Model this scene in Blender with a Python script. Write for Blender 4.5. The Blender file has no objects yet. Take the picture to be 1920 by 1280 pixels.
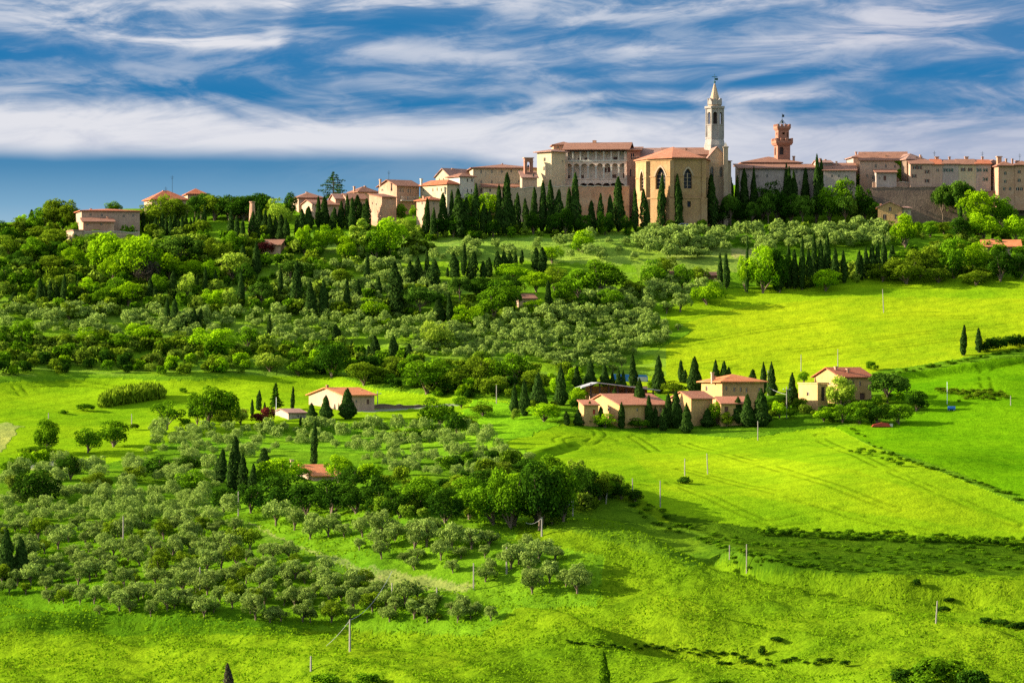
import bpy, math, random
import numpy as np
from mathutils import Vector
# ------------------------------------------------------------------ camera, sky, sun, exposure
SC = bpy.context.scene
COL = SC.collection
F, YH, CX = 7000.0, 700.0, 960.0          # telephoto: focal length in px of a 1920 px wide frame, horizon row, centre column
R = math.radians
cam = bpy.data.cameras.new('camera'); co = bpy.data.objects.new('camera', cam); COL.objects.link(co)
cam.sensor_width = 36; cam.lens = 36 * F / 1920; cam.shift_y = (YH - 640) / 1920
cam.clip_start = 5; cam.clip_end = 30000
co.location = (0, 0, 0); co.rotation_euler = (R(90), 0, 0); SC.camera = co
SUN_EL, SUN_AZ = R(20), R(91)             # azimuth from the viewer's side round to the left
sd = bpy.data.lights.new('sun', 'SUN'); so = bpy.data.objects.new('sun', sd); COL.objects.link(so)
sd.energy = 5.0; sd.angle = R(0.5); sd.color = (1, 0.90, 0.74)
tosun = Vector((-math.sin(SUN_AZ) * math.cos(SUN_EL), -math.cos(SUN_AZ) * math.cos(SUN_EL), math.sin(SUN_EL)))
so.rotation_euler = tosun.to_track_quat('Z', 'Y').to_euler()
vs = SC.view_settings; vs.view_transform = 'Standard'; vs.look = 'None'; vs.gamma = 1; vs.use_curve_mapping = False
EXPO = 1.45
vs.exposure = EXPO
SC.cycles.max_bounces = 5; SC.cycles.diffuse_bounces = 3; SC.cycles.glossy_bounces = 1; SC.cycles.transmission_bounces = 3
SC.cycles.transparent_max_bounces = 4; SC.cycles.use_denoising = False
SC.cycles.sample_clamp_indirect = 4

class NT:
    def __init__(s, tree): s.t = tree; s.n = tree.nodes; s.l = tree.links
    def new(s, typ, **kw):
        n = s.n.new(typ)
        for k, v in kw.items():
            if k.startswith('i_'):
                key = k[2:]
                n.inputs[int(key) if key.isdigit() else key].default_value = v
            else: setattr(n, k, v)
        return n
    def link(s, a, b): s.l.new(a, b)
    def math(s, op, a, b=None, c=None, clamp=False):
        n = s.n.new('ShaderNodeMath'); n.operation = op; n.use_clamp = clamp
        for i, v in enumerate((a, b, c)):
            if v is None: continue
            if isinstance(v, (int, float)): n.inputs[i].default_value = v
            else: s.l.new(v, n.inputs[i])
        return n.outputs[0]
    def mix(s, f, a, b, blend='MIX'):
        n = s.n.new('ShaderNodeMix'); n.data_type = 'RGBA'; n.blend_type = blend
        for idx, v in ((0, f), (6, a), (7, b)):
            if isinstance(v, (int, float)): n.inputs[idx].default_value = v
            elif isinstance(v, tuple): n.inputs[idx].default_value = (*v[:3], 1)
            else: s.l.new(v, n.inputs[idx])
        return n.outputs[2]
    def noise(s, vec, scale, detail=3, rough=0.5, dist=0.0, dim='3D'):
        n = s.n.new('ShaderNodeTexNoise'); n.noise_dimensions = dim
        n.inputs['Scale'].default_value = scale; n.inputs['Detail'].default_value = detail
        n.inputs['Roughness'].default_value = rough; n.inputs['Distortion'].default_value = dist
        if vec is not None: s.l.new(vec, n.inputs['Vector'])
        return n.outputs['Fac']
    def rng(s, v, a, b, c=0.0, d=1.0, smooth=False):
        n = s.n.new('ShaderNodeMapRange'); n.clamp = True
        if smooth: n.interpolation_type = 'SMOOTHSTEP'
        s.l.new(v, n.inputs[0])
        for i, x in enumerate((a, b, c, d)): n.inputs[i + 1].default_value = x
        return n.outputs[0]
    def xyz(s, x, y, z=0.0):
        n = s.n.new('ShaderNodeCombineXYZ')
        for i, v in enumerate((x, y, z)):
            if isinstance(v, (int, float)): n.inputs[i].default_value = v
            else: s.l.new(v, n.inputs[i])
        return n.outputs[0]

# sky: Nishita for the light; towards the horizon a blue gradient with bands of cirrus laid out by azimuth and elevation
W = bpy.data.worlds.new('World'); SC.world = W; W.use_nodes = True
w = NT(W.node_tree); w.n.clear()
tc = w.new('ShaderNodeTexCoord')
sky = w.new('ShaderNodeTexSky', sky_type='NISHITA', sun_disc=False)
sky.sun_elevation = SUN_EL; sky.sun_rotation = math.atan2(tosun.x, tosun.y); sky.air_density = 1.2; sky.dust_density = 0.6; sky.ozone_density = 2.0
sp = w.new('ShaderNodeSeparateXYZ'); w.link(tc.outputs['Generated'], sp.inputs[0])
az = w.math('ARCTAN2', sp.outputs[0], sp.outputs[1])       # 0 = straight ahead, right positive
el = w.math('ARCSINE', sp.outputs[2])
U = w.math('MULTIPLY', az, 10.0)                           # in tenths of a radian: -1.37 .. 1.37 over the view
V = w.math('MULTIPLY', el, 10.0)                           # 0 at the level horizon, 1.0 high in the view
K = 1 / 2 ** EXPO
ramp = w.new('ShaderNodeValToRGB'); w.link(w.math('MULTIPLY', V, 0.8), ramp.inputs[0])
E = ramp.color_ramp.elements
def lin(r, g, b): return tuple(((c / 255) / 12.92 if c / 255 <= .04045 else (((c / 255) + .055) / 1.055) ** 2.4) for c in (r, g, b))
stops = [(0.29, (165, 196, 216)), (0.36, (124, 170, 202)), (0.44, (78, 138, 181)), (0.55, (42, 122, 176)), (0.68, (34, 120, 178)), (1.0, (44, 118, 170))]
E[0].position = stops[0][0]; E[1].position = stops[-1][0]
for p_, c_ in stops[1:-1]: E.new(p_)
for e_, (p_, c_) in zip(sorted(E, key=lambda e: e.position), stops): e_.color = (*[x * K for x in lin(*c_)], 1)
# warped coordinates for streaks
big = w.noise(w.xyz(w.math('MULTIPLY', U, 1.1), w.math('MULTIPLY', V, 2.2), 3.0), 1.0, 3, 0.5)
big2 = w.noise(w.xyz(w.math('MULTIPLY', U, 1.1), w.math('MULTIPLY', V, 2.2), 9.0), 1.0, 3, 0.5)
Uw = w.math('ADD', U, w.math('MULTIPLY', w.math('SUBTRACT', big2, 0.5), 0.35))
Vw = w.math('ADD', V, w.math('MULTIPLY', w.math('SUBTRACT', big, 0.5), 0.09))
Vt = w.math('ADD', Vw, w.math('MULTIPLY', U, -0.03))
st = w.noise(w.xyz(w.math('MULTIPLY', Uw, 1.3), w.math('MULTIPLY', Vt, 5.6), 1.7), 1.6, 7, 0.58, 0.9)
fine = w.noise(w.xyz(w.math('MULTIPLY', Uw, 3.4), w.math('MULTIPLY', Vt, 14.0), 5.1), 1.5, 6, 0.62, 1.4)
stx = w.math('ADD', w.math('MULTIPLY', st, 0.78), w.math('MULTIPLY', fine, 0.22))
def blob(px, py, hw, hh, amp, tilt=0.0, soft=1.0):
    u0, v0 = (px - CX) / 700.0, (YH - py) / 700.0
    du = w.math('SUBTRACT', Uw, u0); dv = w.math('SUBTRACT', w.math('SUBTRACT', Vw, v0), w.math('MULTIPLY', du, tilt))
    a = w.math('POWER', w.math('ABSOLUTE', w.math('DIVIDE', du, hw / 700.0)), 2.0)
    b = w.math('POWER', w.math('ABSOLUTE', w.math('DIVIDE', dv, hh / 700.0)), 2.0)
    g = w.math('EXPONENT', w.math('MULTIPLY', w.math('ADD', a, b), -1.0))
    return w.math('MULTIPLY', g, amp)
# the long white bank: sharp lower edge, feathered upper edge
lowe = w.math('ADD', 0.575, w.math('MULTIPLY', w.math('SUBTRACT', w.noise(w.xyz(U, 0.0, 7.0), 2.2, 3, 0.5), 0.5), 0.035))
lowe = w.math('SUBTRACT', lowe, w.rng(U, -0.25, 0.5, 0, 0.14, True))      # reaches the roofs on the right
lo = w.rng(w.math('SUBTRACT', V, lowe), -0.012, 0.045, 0, 1, True)
upe = w.math('SUBTRACT', w.math('ADD', 0.752, w.math('MULTIPLY', w.math('SUBTRACT', stx, 0.5), 0.24)), w.rng(U, -1.1, -0.2, 0.0, 0.035, True))
up = w.rng(w.math('SUBTRACT', upe, V), -0.03, 0.09, 0, 1, True)
bank = w.math('MULTIPLY', w.math('MULTIPLY', lo, up), w.rng(stx, 0.25, 0.55, 0.86, 1.0))
bank = w.math('MULTIPLY', bank, w.math('SUBTRACT', 1.0, w.rng(U, 0.3, 1.2, 0, 0.22)))
dens = w.math('MULTIPLY', bank, 1.0)
blobs = [(1330, 187, 270, 11, 1.0, 0.0), (1480, 192, 140, 9, .6, -0.05), (250, 68, 330, 24, .75, -.05), (400, 88, 200, 12, .5, 0), (120, 20, 300, 26, .6, 0), (620, 10, 300, 18, .65, .02), (900, 14, 300, 16, .5, 0),
         (545, 45, 30, 34, .4, .5), (660, 85, 70, 16, .45, 0), (860, 100, 170, 26, .45, 0), (780, 155, 170, 16, .33, 0), (1050, 45, 170, 18, .45, 0), (1230, 95, 220, 16, .55, -.08), (1040, 130, 130, 30, .25, 0), (1560, 75, 260, 30, .55, .14), (1760, 45, 260, 40, .75, .1),
         (1880, 95, 160, 26, .6, 0), (1440, 140, 60, 9, .5, .28), (1640, 140, 120, 10, .3, .25), (1830, 180, 220, 16, .5, -.05), (1900, 205, 200, 24, .5, .1), (1560, 10, 260, 22, .6, 0), (1280, 10, 180, 20, .45, .1), (1230, 150, 120, 10, .28, 0), (240, 130, 200, 20, .15, 0),
         (1700, 235, 260, 22, .55, .05), (1580, 300, 600, 60, .55, 0), (1880, 280, 220, 60, .3, 0)]
acc = None
for b_ in blobs:
    g = blob(*b_); acc = g if acc is None else w.math('ADD', acc, g)
acc = w.math('MULTIPLY', acc, w.rng(stx, 0.38, 0.60, 0.10, 1.0, True))
veil = w.math('MULTIPLY', w.rng(stx, 0.48, 0.66, 0.0, 0.22, True), w.rng(V, 0.66, 0.8, 0.0, 1.0))
dens = w.math('ADD', dens, w.math('MULTIPLY', w.math('ADD', acc, veil), w.math('SUBTRACT', 1.0, dens)), clamp=True)
dens = w.math('MULTIPLY', dens, w.rng(V, 0.2, 0.36, 0.3, 1.0), clamp=True)
cl_w = tuple(c * K for c in lin(226, 227, 234)); cl_g = tuple(c * K for c in lin(184, 190, 211))
shade_ = w.math('ADD', w.math('MULTIPLY', stx, 0.9), w.rng(U, 0.2, 1.1, 0.25, -0.05))
ccol = w.mix(w.rng(shade_, 0.36, 0.72, 0, 1), cl_g, cl_w)
low = w.mix(w.math('POWER', dens, 0.85), ramp.outputs[0], ccol)
hi = w.new('ShaderNodeVectorMath', operation='SCALE'); w.link(sky.outputs[0], hi.inputs[0]); hi.inputs['Scale'].default_value = 0.125
hs = w.new('ShaderNodeHueSaturation'); hs.inputs['Saturation'].default_value = .6; w.link(hi.outputs[0], hs.inputs['Color'])
tot = w.mix(w.rng(V, 1.6, 3.2, 0, 1, True), low, hs.outputs[0])
bg = w.new('ShaderNodeBackground'); w.link(tot, bg.inputs[0]); bg.inputs[1].default_value = 1.0
wo = w.new('ShaderNodeOutputWorld'); w.link(bg.outputs[0], wo.inputs[0])

# ------------------------------------------------------------------ helpers
rs = np.random.RandomState(11)
def vnoise(x, y, seed=0):
    r = np.random.RandomState(seed).rand(256, 256)
    xi = np.floor(x).astype(int); yi = np.floor(y).astype(int); fx = x - xi; fy = y - yi
    fx = fx * fx * (3 - 2 * fx); fy = fy * fy * (3 - 2 * fy)
    a = r[xi & 255, yi & 255]; b = r[(xi + 1) & 255, yi & 255]; c = r[xi & 255, (yi + 1) & 255]; d = r[(xi + 1) & 255, (yi + 1) & 255]
    return (a * (1 - fx) + b * fx) * (1 - fy) + (c * (1 - fx) + d * fx) * fy
def fbm(x, y, seed=0, o=4):
    s = 0; t = 0; a = 1.0
    for i in range(o): s = s + a * vnoise(x * 2 ** i + 17 * i, y * 2 ** i + 5 * i, seed + i); t += a; a *= .5
    return s / t
def sstep(x, a, b): t = np.clip((x - a) / (b - a), 0, 1); return t * t * (3 - 2 * t)
def inpoly(px, py, poly):
    inside = np.zeros(np.shape(px), bool); n = len(poly); j = n - 1
    for i in range(n):
        xi, yi = poly[i]; xj, yj = poly[j]
        c = ((yi > py) != (yj > py)) & (px < (xj - xi) * (py - yi) / ((yj - yi) or 1e-9) + xi)
        inside ^= c; j = i
    return inside
def make_mesh(name, verts, faces, mats, tint=None, smooth=False, fm=None, col=None):
    verts = np.asarray(verts, np.float32); faces = np.asarray(faces, np.int32)
    me = bpy.data.meshes.new(name); k = faces.shape[1]
    me.vertices.add(len(verts)); me.vertices.foreach_set('co', verts.ravel())
    me.loops.add(faces.size); me.loops.foreach_set('vertex_index', faces.ravel())
    me.polygons.add(len(faces)); me.polygons.foreach_set('loop_start', np.arange(0, faces.size, k, dtype=np.int32)); me.polygons.foreach_set('loop_total', np.full(len(faces), k, np.int32))
    if smooth: me.polygons.foreach_set('use_smooth', np.ones(len(faces), bool))
    me.update(calc_edges=True)
    if tint is not None:
        a = me.attributes.new('tint', 'FLOAT', 'POINT'); a.data.foreach_set('value', np.asarray(tint, np.float32))
    if col is not None:
        a = me.attributes.new('zone', 'FLOAT_COLOR', 'POINT'); a.data.foreach_set('color', np.asarray(col, np.float32).ravel())
    for m in (mats if isinstance(mats, (list, tuple)) else [mats]): me.materials.append(m)
    return me
def link(name, data, parent=None, label=None, cat=None, group=None, kind=None):
    o = bpy.data.objects.new(name, data); COL.objects.link(o)
    if parent is not None: o.parent = parent
    if label: o['label'] = label
    if cat: o['category'] = cat
    if group: o['group'] = group
    if kind: o['kind'] = kind
    return o
def thing(name, label, cat, loc, rz=0.0, group=None, scale=None):
    o = link(name, None, None, label, cat, group); o.location = loc; o.rotation_euler = (0, 0, rz)
    if scale: o.scale = scale
    return o
ORD = 'zeroth first second third fourth fifth sixth seventh eighth ninth tenth eleventh twelfth thirteenth fourteenth fifteenth sixteenth seventeenth eighteenth nineteenth twentieth twenty-first twenty-second twenty-third twenty-fourth twenty-fifth twenty-sixth twenty-seventh twenty-eighth twenty-ninth thirtieth'.split()

# ------------------------------------------------------------------ materials
def mat(name):
    m = bpy.data.materials.new(name); m.use_nodes = True; m.node_tree.nodes.clear(); return m, NT(m.node_tree)
def finish(t, col, rough=0.8, bump=None, bstr=0.3, bdist=0.1, spec=0.2, metal=0.0):
    p = t.new('ShaderNodeBsdfPrincipled'); o = t.new('ShaderNodeOutputMaterial')
    if isinstance(col, tuple): p.inputs['Base Color'].default_value = (*col[:3], 1)
    else: t.link(col, p.inputs['Base Color'])
    p.inputs['Roughness'].default_value = rough; p.inputs['Metallic'].default_value = metal
    p.inputs['Specular IOR Level'].default_value = spec
    if bump is not None:
        b = t.new('ShaderNodeBump'); b.inputs['Strength'].default_value = bstr; b.inputs['Distance'].default_value = bdist
        t.link(bump, b.inputs['Height']); t.link(b.outputs[0], p.inputs['Normal'])
    t.link(p.outputs[0], o.inputs[0])
def plain(name, col, rough=0.7, metal=0.0, var=0.15):
    m, t = mat(name); tcn = t.new('ShaderNodeTexCoord')
    n = t.noise(tcn.outputs['Object'], 1.3, 4)
    c = t.mix(t.rng(n, .3, .7), tuple(x * (1 - var) for x in col), tuple(x * (1 + var) for x in col))
    finish(t, c, rough, metal=metal); return m
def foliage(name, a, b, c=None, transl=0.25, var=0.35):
    """leaf colour between a (deep leaf, shade painted in) and b (bright leaf, highlight painted in); every plant drifts a little in hue of its own"""
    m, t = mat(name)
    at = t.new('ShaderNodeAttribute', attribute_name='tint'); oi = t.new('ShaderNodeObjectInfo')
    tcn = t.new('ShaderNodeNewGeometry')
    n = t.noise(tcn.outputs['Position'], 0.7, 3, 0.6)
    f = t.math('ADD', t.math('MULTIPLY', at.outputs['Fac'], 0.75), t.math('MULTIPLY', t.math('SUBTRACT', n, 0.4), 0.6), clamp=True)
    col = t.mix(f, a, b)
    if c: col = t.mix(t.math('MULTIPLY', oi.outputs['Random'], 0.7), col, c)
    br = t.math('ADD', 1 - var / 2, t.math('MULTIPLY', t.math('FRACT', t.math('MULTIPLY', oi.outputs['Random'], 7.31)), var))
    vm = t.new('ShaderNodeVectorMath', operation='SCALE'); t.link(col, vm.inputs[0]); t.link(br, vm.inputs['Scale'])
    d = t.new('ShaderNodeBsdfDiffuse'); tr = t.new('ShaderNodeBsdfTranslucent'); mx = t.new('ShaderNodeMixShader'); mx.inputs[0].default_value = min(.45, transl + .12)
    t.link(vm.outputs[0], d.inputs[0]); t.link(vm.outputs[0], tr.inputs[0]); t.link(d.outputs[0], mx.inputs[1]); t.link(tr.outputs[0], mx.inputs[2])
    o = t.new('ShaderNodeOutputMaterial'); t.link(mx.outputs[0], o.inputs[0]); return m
def wallmat(name, a, b, scale=0.5, patch=0.0, pcol=(.3, .2, .12)):
    m, t = mat(name); tcn = t.new('ShaderNodeTexCoord'); P = tcn.outputs['Object']
    n1 = t.noise(P, scale, 5, 0.65, 0.6); n2 = t.noise(P, 3.2, 3, 0.6)
    mp = t.new('ShaderNodeMapping'); mp.inputs['Scale'].default_value = (1.2, 1.2, .12); t.link(P, mp.inputs[0])
    n3 = t.noise(mp.outputs[0], 1.6, 4, 0.6)
    c = t.mix(t.rng(n1, .32, .68), a, b)
    c = t.mix(t.rng(n2, .38, .68, 0, .6), c, tuple(x * .55 for x in a))
    c = t.mix(t.rng(n3, .45, .75, 0, .5), c, tuple(x * .5 for x in b))
    if patch: c = t.mix(t.rng(t.noise(P, .22, 4, .6), .5, .62, 0, patch), c, pcol)
    finish(t, c, .9, t.math('ADD', n2, n1), .5, .15); return m
def roofmat(name, a, b):
    m, t = mat(name); tcn = t.new('ShaderNodeTexCoord'); P = tcn.outputs['Object']
    n1 = t.noise(P, .55, 5, .7, .5); n2 = t.noise(P, 4.5, 2, .6)
    wv = t.new('ShaderNodeTexWave', wave_type='BANDS', bands_direction='DIAGONAL'); wv.inputs['Scale'].default_value = .9; wv.inputs['Distortion'].default_value = 1.0; t.link(P, wv.inputs[0])
    c = t.mix(t.rng(n1, .35, .65), a, b)
    c = t.mix(t.rng(n2, .4, .75, 0, .55), c, tuple(x * .5 for x in a))
    c = t.mix(t.math('MULTIPLY', wv.outputs['Fac'], .25), c, tuple(x * .45 for x in b))
    finish(t, c, .85, t.math('ADD', n2, wv.outputs['Fac']), .5, .12); return m
M = {}
M['cream'] = wallmat('cream_plaster', (.50, .38, .21), (.60, .47, .29), .4)
M['ochre'] = wallmat('ochre_plaster', (.52, .29, .10), (.60, .36, .145), .4)
M['sand'] = wallmat('sandstone', (.44, .30, .18), (.58, .41, .26), .6, .5, (.34, .22, .13))
M['apse'] = wallmat('apse_stone', (.40, .22, .090), (.49, .285, .12), .3, .5, (.42, .28, .14))
M['pink'] = wallmat('pink_plaster', (.46, .285, .18), (.56, .365, .24), .4)
M['white'] = wallmat('white_plaster', (.50, .44, .34), (.62, .56, .44), .4)
M['grey'] = wallmat('grey_plaster', (.38, .285, .215), (.52, .40, .31), .5, .4, (.40, .27, .2))
M['brick'] = wallmat('brick', (.46, .235, .135), (.58, .32, .19), .6, .5, (.5, .34, .22))
M['rbrick'] = wallmat('red_brick', (.32, .135, .08), (.41, .195, .12), .8, .4, (.3, .13, .08))
M['rubble'] = wallmat('rubble_and_shaded_wall', (.18, .115, .075), (.31, .21, .135), .9, .7, (.13, .085, .06))  # rubble stone; also the painted shade of two house ends
M['travertine'] = wallmat('travertine', (.31, .26, .21), (.42, .365, .30), .6, .5, (.42, .35, .28))
M['loggia'] = wallmat('loggia_plaster', (.68, .49, .34), (.78, .60, .44), .3)
M['roof'] = roofmat('clay_tiles', (.23, .10, .055), (.34, .155, .09))
M['roofred'] = roofmat('red_tiles', (.40, .105, .04), (.50, .165, .07))
M['rooforange'] = roofmat('orange_tiles', (.58, .17, .05), (.66, .25, .09))
M['roofpink'] = roofmat('pink_tiles', (.42, .145, .07), (.52, .21, .11))
M['roofold'] = roofmat('weathered_tiles', (.27, .14, .10), (.40, .22, .15))
M['tin'] = plain('grey_sheet', (.42, .40, .38), .5)
M['glass'] = plain('dark_pane', (.02, .02, .022), .25)
M['shutter'] = plain('brown_shutter', (.13, .06, .04), .7)
M['gshutter'] = plain('green_shutter', (.07, .12, .09), .7)
M['stone'] = plain('trim_stone', (.50, .42, .32), .8)
M['pole'] = plain('pole_wood', (.28, .24, .19), .8)
M['white_paint'] = plain('white_paint', (.75, .75, .72), .5)
M['iron'] = plain('iron', (.03, .04, .04), .5, .6)
M['bronze'] = plain('verdigris', (.03, .09, .09), .6, .3)
M['bark'] = plain('bark', (.16, .11, .07), .95, 0, .3)
M['palebark'] = plain('pale_bark', (.30, .25, .19), .95, 0, .3)
M['blue'] = plain('blue_sheet', (.04, .16, .42), .5)
M['red'] = plain('red_sheet', (.40, .05, .03), .5)
M['dark'] = plain('dark_wood_and_shade', (.05, .035, .03), .9)  # dark wood; also stands in for shade behind arched openings
# foliage
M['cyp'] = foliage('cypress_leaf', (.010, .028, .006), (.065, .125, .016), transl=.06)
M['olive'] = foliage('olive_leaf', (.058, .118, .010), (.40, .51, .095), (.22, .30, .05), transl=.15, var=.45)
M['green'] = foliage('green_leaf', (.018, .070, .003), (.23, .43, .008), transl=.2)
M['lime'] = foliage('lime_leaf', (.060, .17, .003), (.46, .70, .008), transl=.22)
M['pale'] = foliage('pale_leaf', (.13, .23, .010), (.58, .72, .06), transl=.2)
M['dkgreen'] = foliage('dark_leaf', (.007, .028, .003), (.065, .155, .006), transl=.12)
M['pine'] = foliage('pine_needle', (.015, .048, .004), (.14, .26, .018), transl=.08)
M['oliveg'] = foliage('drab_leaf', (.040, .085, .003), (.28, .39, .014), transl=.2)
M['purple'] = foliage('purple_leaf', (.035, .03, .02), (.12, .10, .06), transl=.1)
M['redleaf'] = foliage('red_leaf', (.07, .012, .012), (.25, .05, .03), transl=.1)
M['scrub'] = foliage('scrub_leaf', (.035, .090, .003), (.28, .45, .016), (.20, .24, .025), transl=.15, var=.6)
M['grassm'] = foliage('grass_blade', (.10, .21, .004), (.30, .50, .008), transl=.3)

# ------------------------------------------------------------------ terrain: a height table over (bearing column u, distance D)
u_in = np.arange(-60, 1981, 2.5)
u_l = -60 - np.cumsum(np.geomspace(6, 600, 26)); u_r = 1980 + np.cumsum(np.geomspace(6, 600, 26))
UU = np.concatenate([u_l[::-1], u_in, u_r])
d_in = np.arange(432, 1060, 0.75)
d_lo = 432 - np.cumsum(np.geomspace(1.5, 60, 18)); d_lo = d_lo[d_lo > 15]
d_hi = 1059.25 + np.cumsum(np.geomspace(2, 1500, 40))
DD = np.concatenate([d_lo[::-1], d_in, d_hi])
KD = [0, 440, 480, 532, 580, 625, 690, 775, 835, 880, 930, 975, 990, 1005, 1020, 1060]
COLS = {   # screen rows at the knots from 480 on, per bearing column
    -400: [1280, 1165, 1070, 995, 905, 800, 718, 640, 565, 480, 462, 448, 436, 430],
    0:    [1280, 1160, 1060, 990, 900, 800, 718, 640, 555, 465, 448, 432, 422, 418],
    250:  [1280, 1155, 1050, 985, 895, 798, 716, 640, 550, 455, 438, 418, 400, 392],
    600:  [1280, 1152, 1042, 980, 898, 802, 728, 648, 545, 448, 428, 404, 388, 380],
    960:  [1280, 1150, 1040, 975, 895, 800, 725, 642, 540, 440, 424, 400, 372, 362],
    1260: [1282, 1150, 1040, 985, 905, 810, 728, 645, 535, 442, 428, 422, 412, 360],
    1420: [1285, 1152, 1045, 985, 905, 805, 722, 642, 540, 442, 428, 412, 380, 345],
    1700: [1280, 1150, 1042, 990, 905, 795, 712, 635, 535, 448, 430, 410, 350, 340],
    1920: [1280, 1150, 1045, 1000, 915, 790, 700, 628, 530, 455, 430, 400, 362, 352],
    2400: [1280, 1150, 1045, 1000, 915, 790, 695, 620, 525, 455, 430, 400, 362, 352]}
ck = sorted(COLS)
zk = np.zeros((len(ck), len(KD)))
for i, c in enumerate(ck):
    y = np.array(COLS[c], float); zk[i, 2:] = (YH - y) / F * np.array(KD[2:])
    zk[i, 1] = zk[i, 2] - 3.2; zk[i, 0] = zk[i, 1] - 6
extraD = [1100, 1180, 1350, 1800, 3000, 8000, 20000]; extraZ = [0.2, -2, -22, -60, -130, -160, -200]
zk = np.hstack([zk, (zk[:, -1:] + np.array(extraZ)[None, :])]); KD2 = np.array(KD + extraD, float)
def interp_c(x, xp, yp):     # smooth (catmull-rom like) interpolation along one axis
    m = np.gradient(yp, xp); i = np.clip(np.searchsorted(xp, x) - 1, 0, len(xp) - 2)
    h = xp[i + 1] - xp[i]; t = np.clip((x - xp[i]) / h, 0, 1)
    return (2*t**3-3*t**2+1) * yp[i] + (t**3-2*t**2+t) * h * m[i] + (-2*t**3+3*t**2) * yp[i+1] + (t**3-t**2) * h * m[i+1]
Zc = np.array([np.interp(DD, KD2, row) if False else interp_c(DD, KD2, row) for row in zk])       # cols x DD
cka = np.array(ck, float)
iu = np.clip(np.searchsorted(cka, UU) - 1, 0, len(cka) - 2); tu = np.clip((UU - cka[iu]) / (cka[iu+1] - cka[iu]), 0, 1); tu = tu * tu * (3 - 2 * tu)
Z = Zc[iu] * (1 - tu[:, None]) + Zc[iu + 1] * tu[:, None]
UG, DG = np.meshgrid(UU, DD, indexing='ij')
XG = (UG - CX) / F * DG
vis0 = sstep(DG, 300, 460) * (1 - sstep(DG, 1000, 1060))
def base_D(u, py):           # distance at which the plain slope shows in row py (vector over u)
    u = np.atleast_1d(np.asarray(u, float)); py = np.broadcast_to(np.asarray(py, float), u.shape); out = np.zeros(len(u))
    for k in range(len(u)):
        row = Z0[np.argmin(abs(UU - u[k]))]; yy = YH - F * row / DD
        m = (DD > 425) & (yy <= py[k]); out[k] = DD[np.argmax(m)] if m.any() else 1010
    return out
Z0 = Z.copy()
def bank(pts, h, wd, fall=35, end=60):
    """a step in the land along a line given as (column, row): the far side stands h higher"""
    p = np.array(pts, float); us = np.arange(p[0, 0], p[-1, 0] + 1, 20.0)
    dl = base_D(us, np.interp(us, p[:, 0], p[:, 1])); dl = np.convolve(np.pad(dl, 3, 'edge'), np.ones(7) / 7, 'valid'); dl = np.interp(UU, us, dl)
    dl = dl + (vnoise(UU / 110, UU * 0, 5) - .5) * 1.8
    amp = sstep(UU, p[0, 0] - end, p[0, 0] + end) * (1 - sstep(UU, p[-1, 0] - end, p[-1, 0] + end)) * h
    s = DG - dl[:, None]
    return amp[:, None] * .5 * np.tanh(s / wd) * np.exp(-(s / fall) ** 2)
Z = Z + bank([(1330, 980), (1430, 1006), (1600, 1018), (1750, 1022), (1920, 1030), (2300, 1040)], 4.6, 1.6, 40, 70)
Z = Z + bank([(1400, 770), (1640, 707), (1750, 692), (1830, 678), (1920, 660), (2300, 640)], 1.6, 1.5, 20)
Z = Z + bank([(330, 812), (480, 802), (700, 797), (950, 778), (1000, 775)], 1.2, 1.5, 25)
Z = Z + bank([(1060, 1208), (1200, 1222), (1330, 1232), (1500, 1240)], .9, .6, 12)
Z = Z + bank([(-200, 1190), (0, 1185), (250, 1168), (560, 1180), (900, 1190)], 2.0, 2.0, 22)
Z = Z + bank([(960, 880), (1040, 850), (1080, 815)], 1.0, 1.5, 15, 30)
Z = Z + bank([(0, 715), (200, 705), (370, 712), (540, 700), (700, 730), (950, 752)], 2.0, 3, 30)
# broad swells: diagonal ridges in the meadow, gentle rolls in the fields, terraces on the wooded slope
low_w = sstep(DG, 380, 470) * (1 - sstep(DG, 600, 660))
ucr = np.interp(DG, [540, 560, 580, 610, 650, 680], [1400, 1300, 1180, 1060, 960, 930])       # the spur of the olive hill drops away to the right along this line
spur = sstep(DG, 535, 565) * (1 - sstep(DG, 650, 690)) * sstep(UG, 300, 900)
Z = Z - spur * 7.0 * np.tanh((UG - ucr) / 118)  
vall = sstep(DG, 380, 450) * (1 - sstep(DG, 540, 570))
wv_ = 5 * (fbm(XG / 30, DG / 30, 66, 2) - .5)
def ridge(c_, k_, wd_, h_): s_ = XG + k_ * (DG - 510) - c_ + wv_; return h_ * np.exp(-(np.where(s_ < 0, s_ / (wd_ * 2.2), s_ / wd_)) ** 2)
Z = Z + vall * (ridge(2, .9, 5.5, 3.2) + ridge(30, .8, 5, 2.8) + ridge(56, .75, 5.5, 2.6) + ridge(-30, .7, 6, 2.4) + ridge(-52, .8, 5, 1.8))
Z = Z + low_w * (5.0 * (fbm((XG * .9 + DG * .5) / 20, (DG - XG * .5) / 36, 3, 3) - .5) + 1.0 * (fbm((XG + .4 * DG) / 5, (DG - .3 * XG) / 9, 8, 3) - .5)) * 1.2
mid = sstep(DG, 620, 680) * (1 - sstep(DG, 860, 930))
Z = Z + mid * 4.2 * (fbm(XG / 40 + 3, DG / 45, 21, 2) - .5)
slope_w = sstep(DG, 830, 870) * (1 - sstep(DG, 960, 985)) * (1 - sstep(UG, 1150, 1350))
Z = Z + slope_w * (1.0 * (fbm(XG / 14, DG / 12, 33, 3) - .5) + .7 * np.sin((DG + 6 * fbm(XG / 30, DG / 80, 4, 2)) * 2 * math.pi / 13))
Z = Z + vis0 * .16 * (fbm(XG / 1.6, DG / 1.6, 40, 2) - .5)
YG = YH - F * Z / np.maximum(DG, 1)

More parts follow.
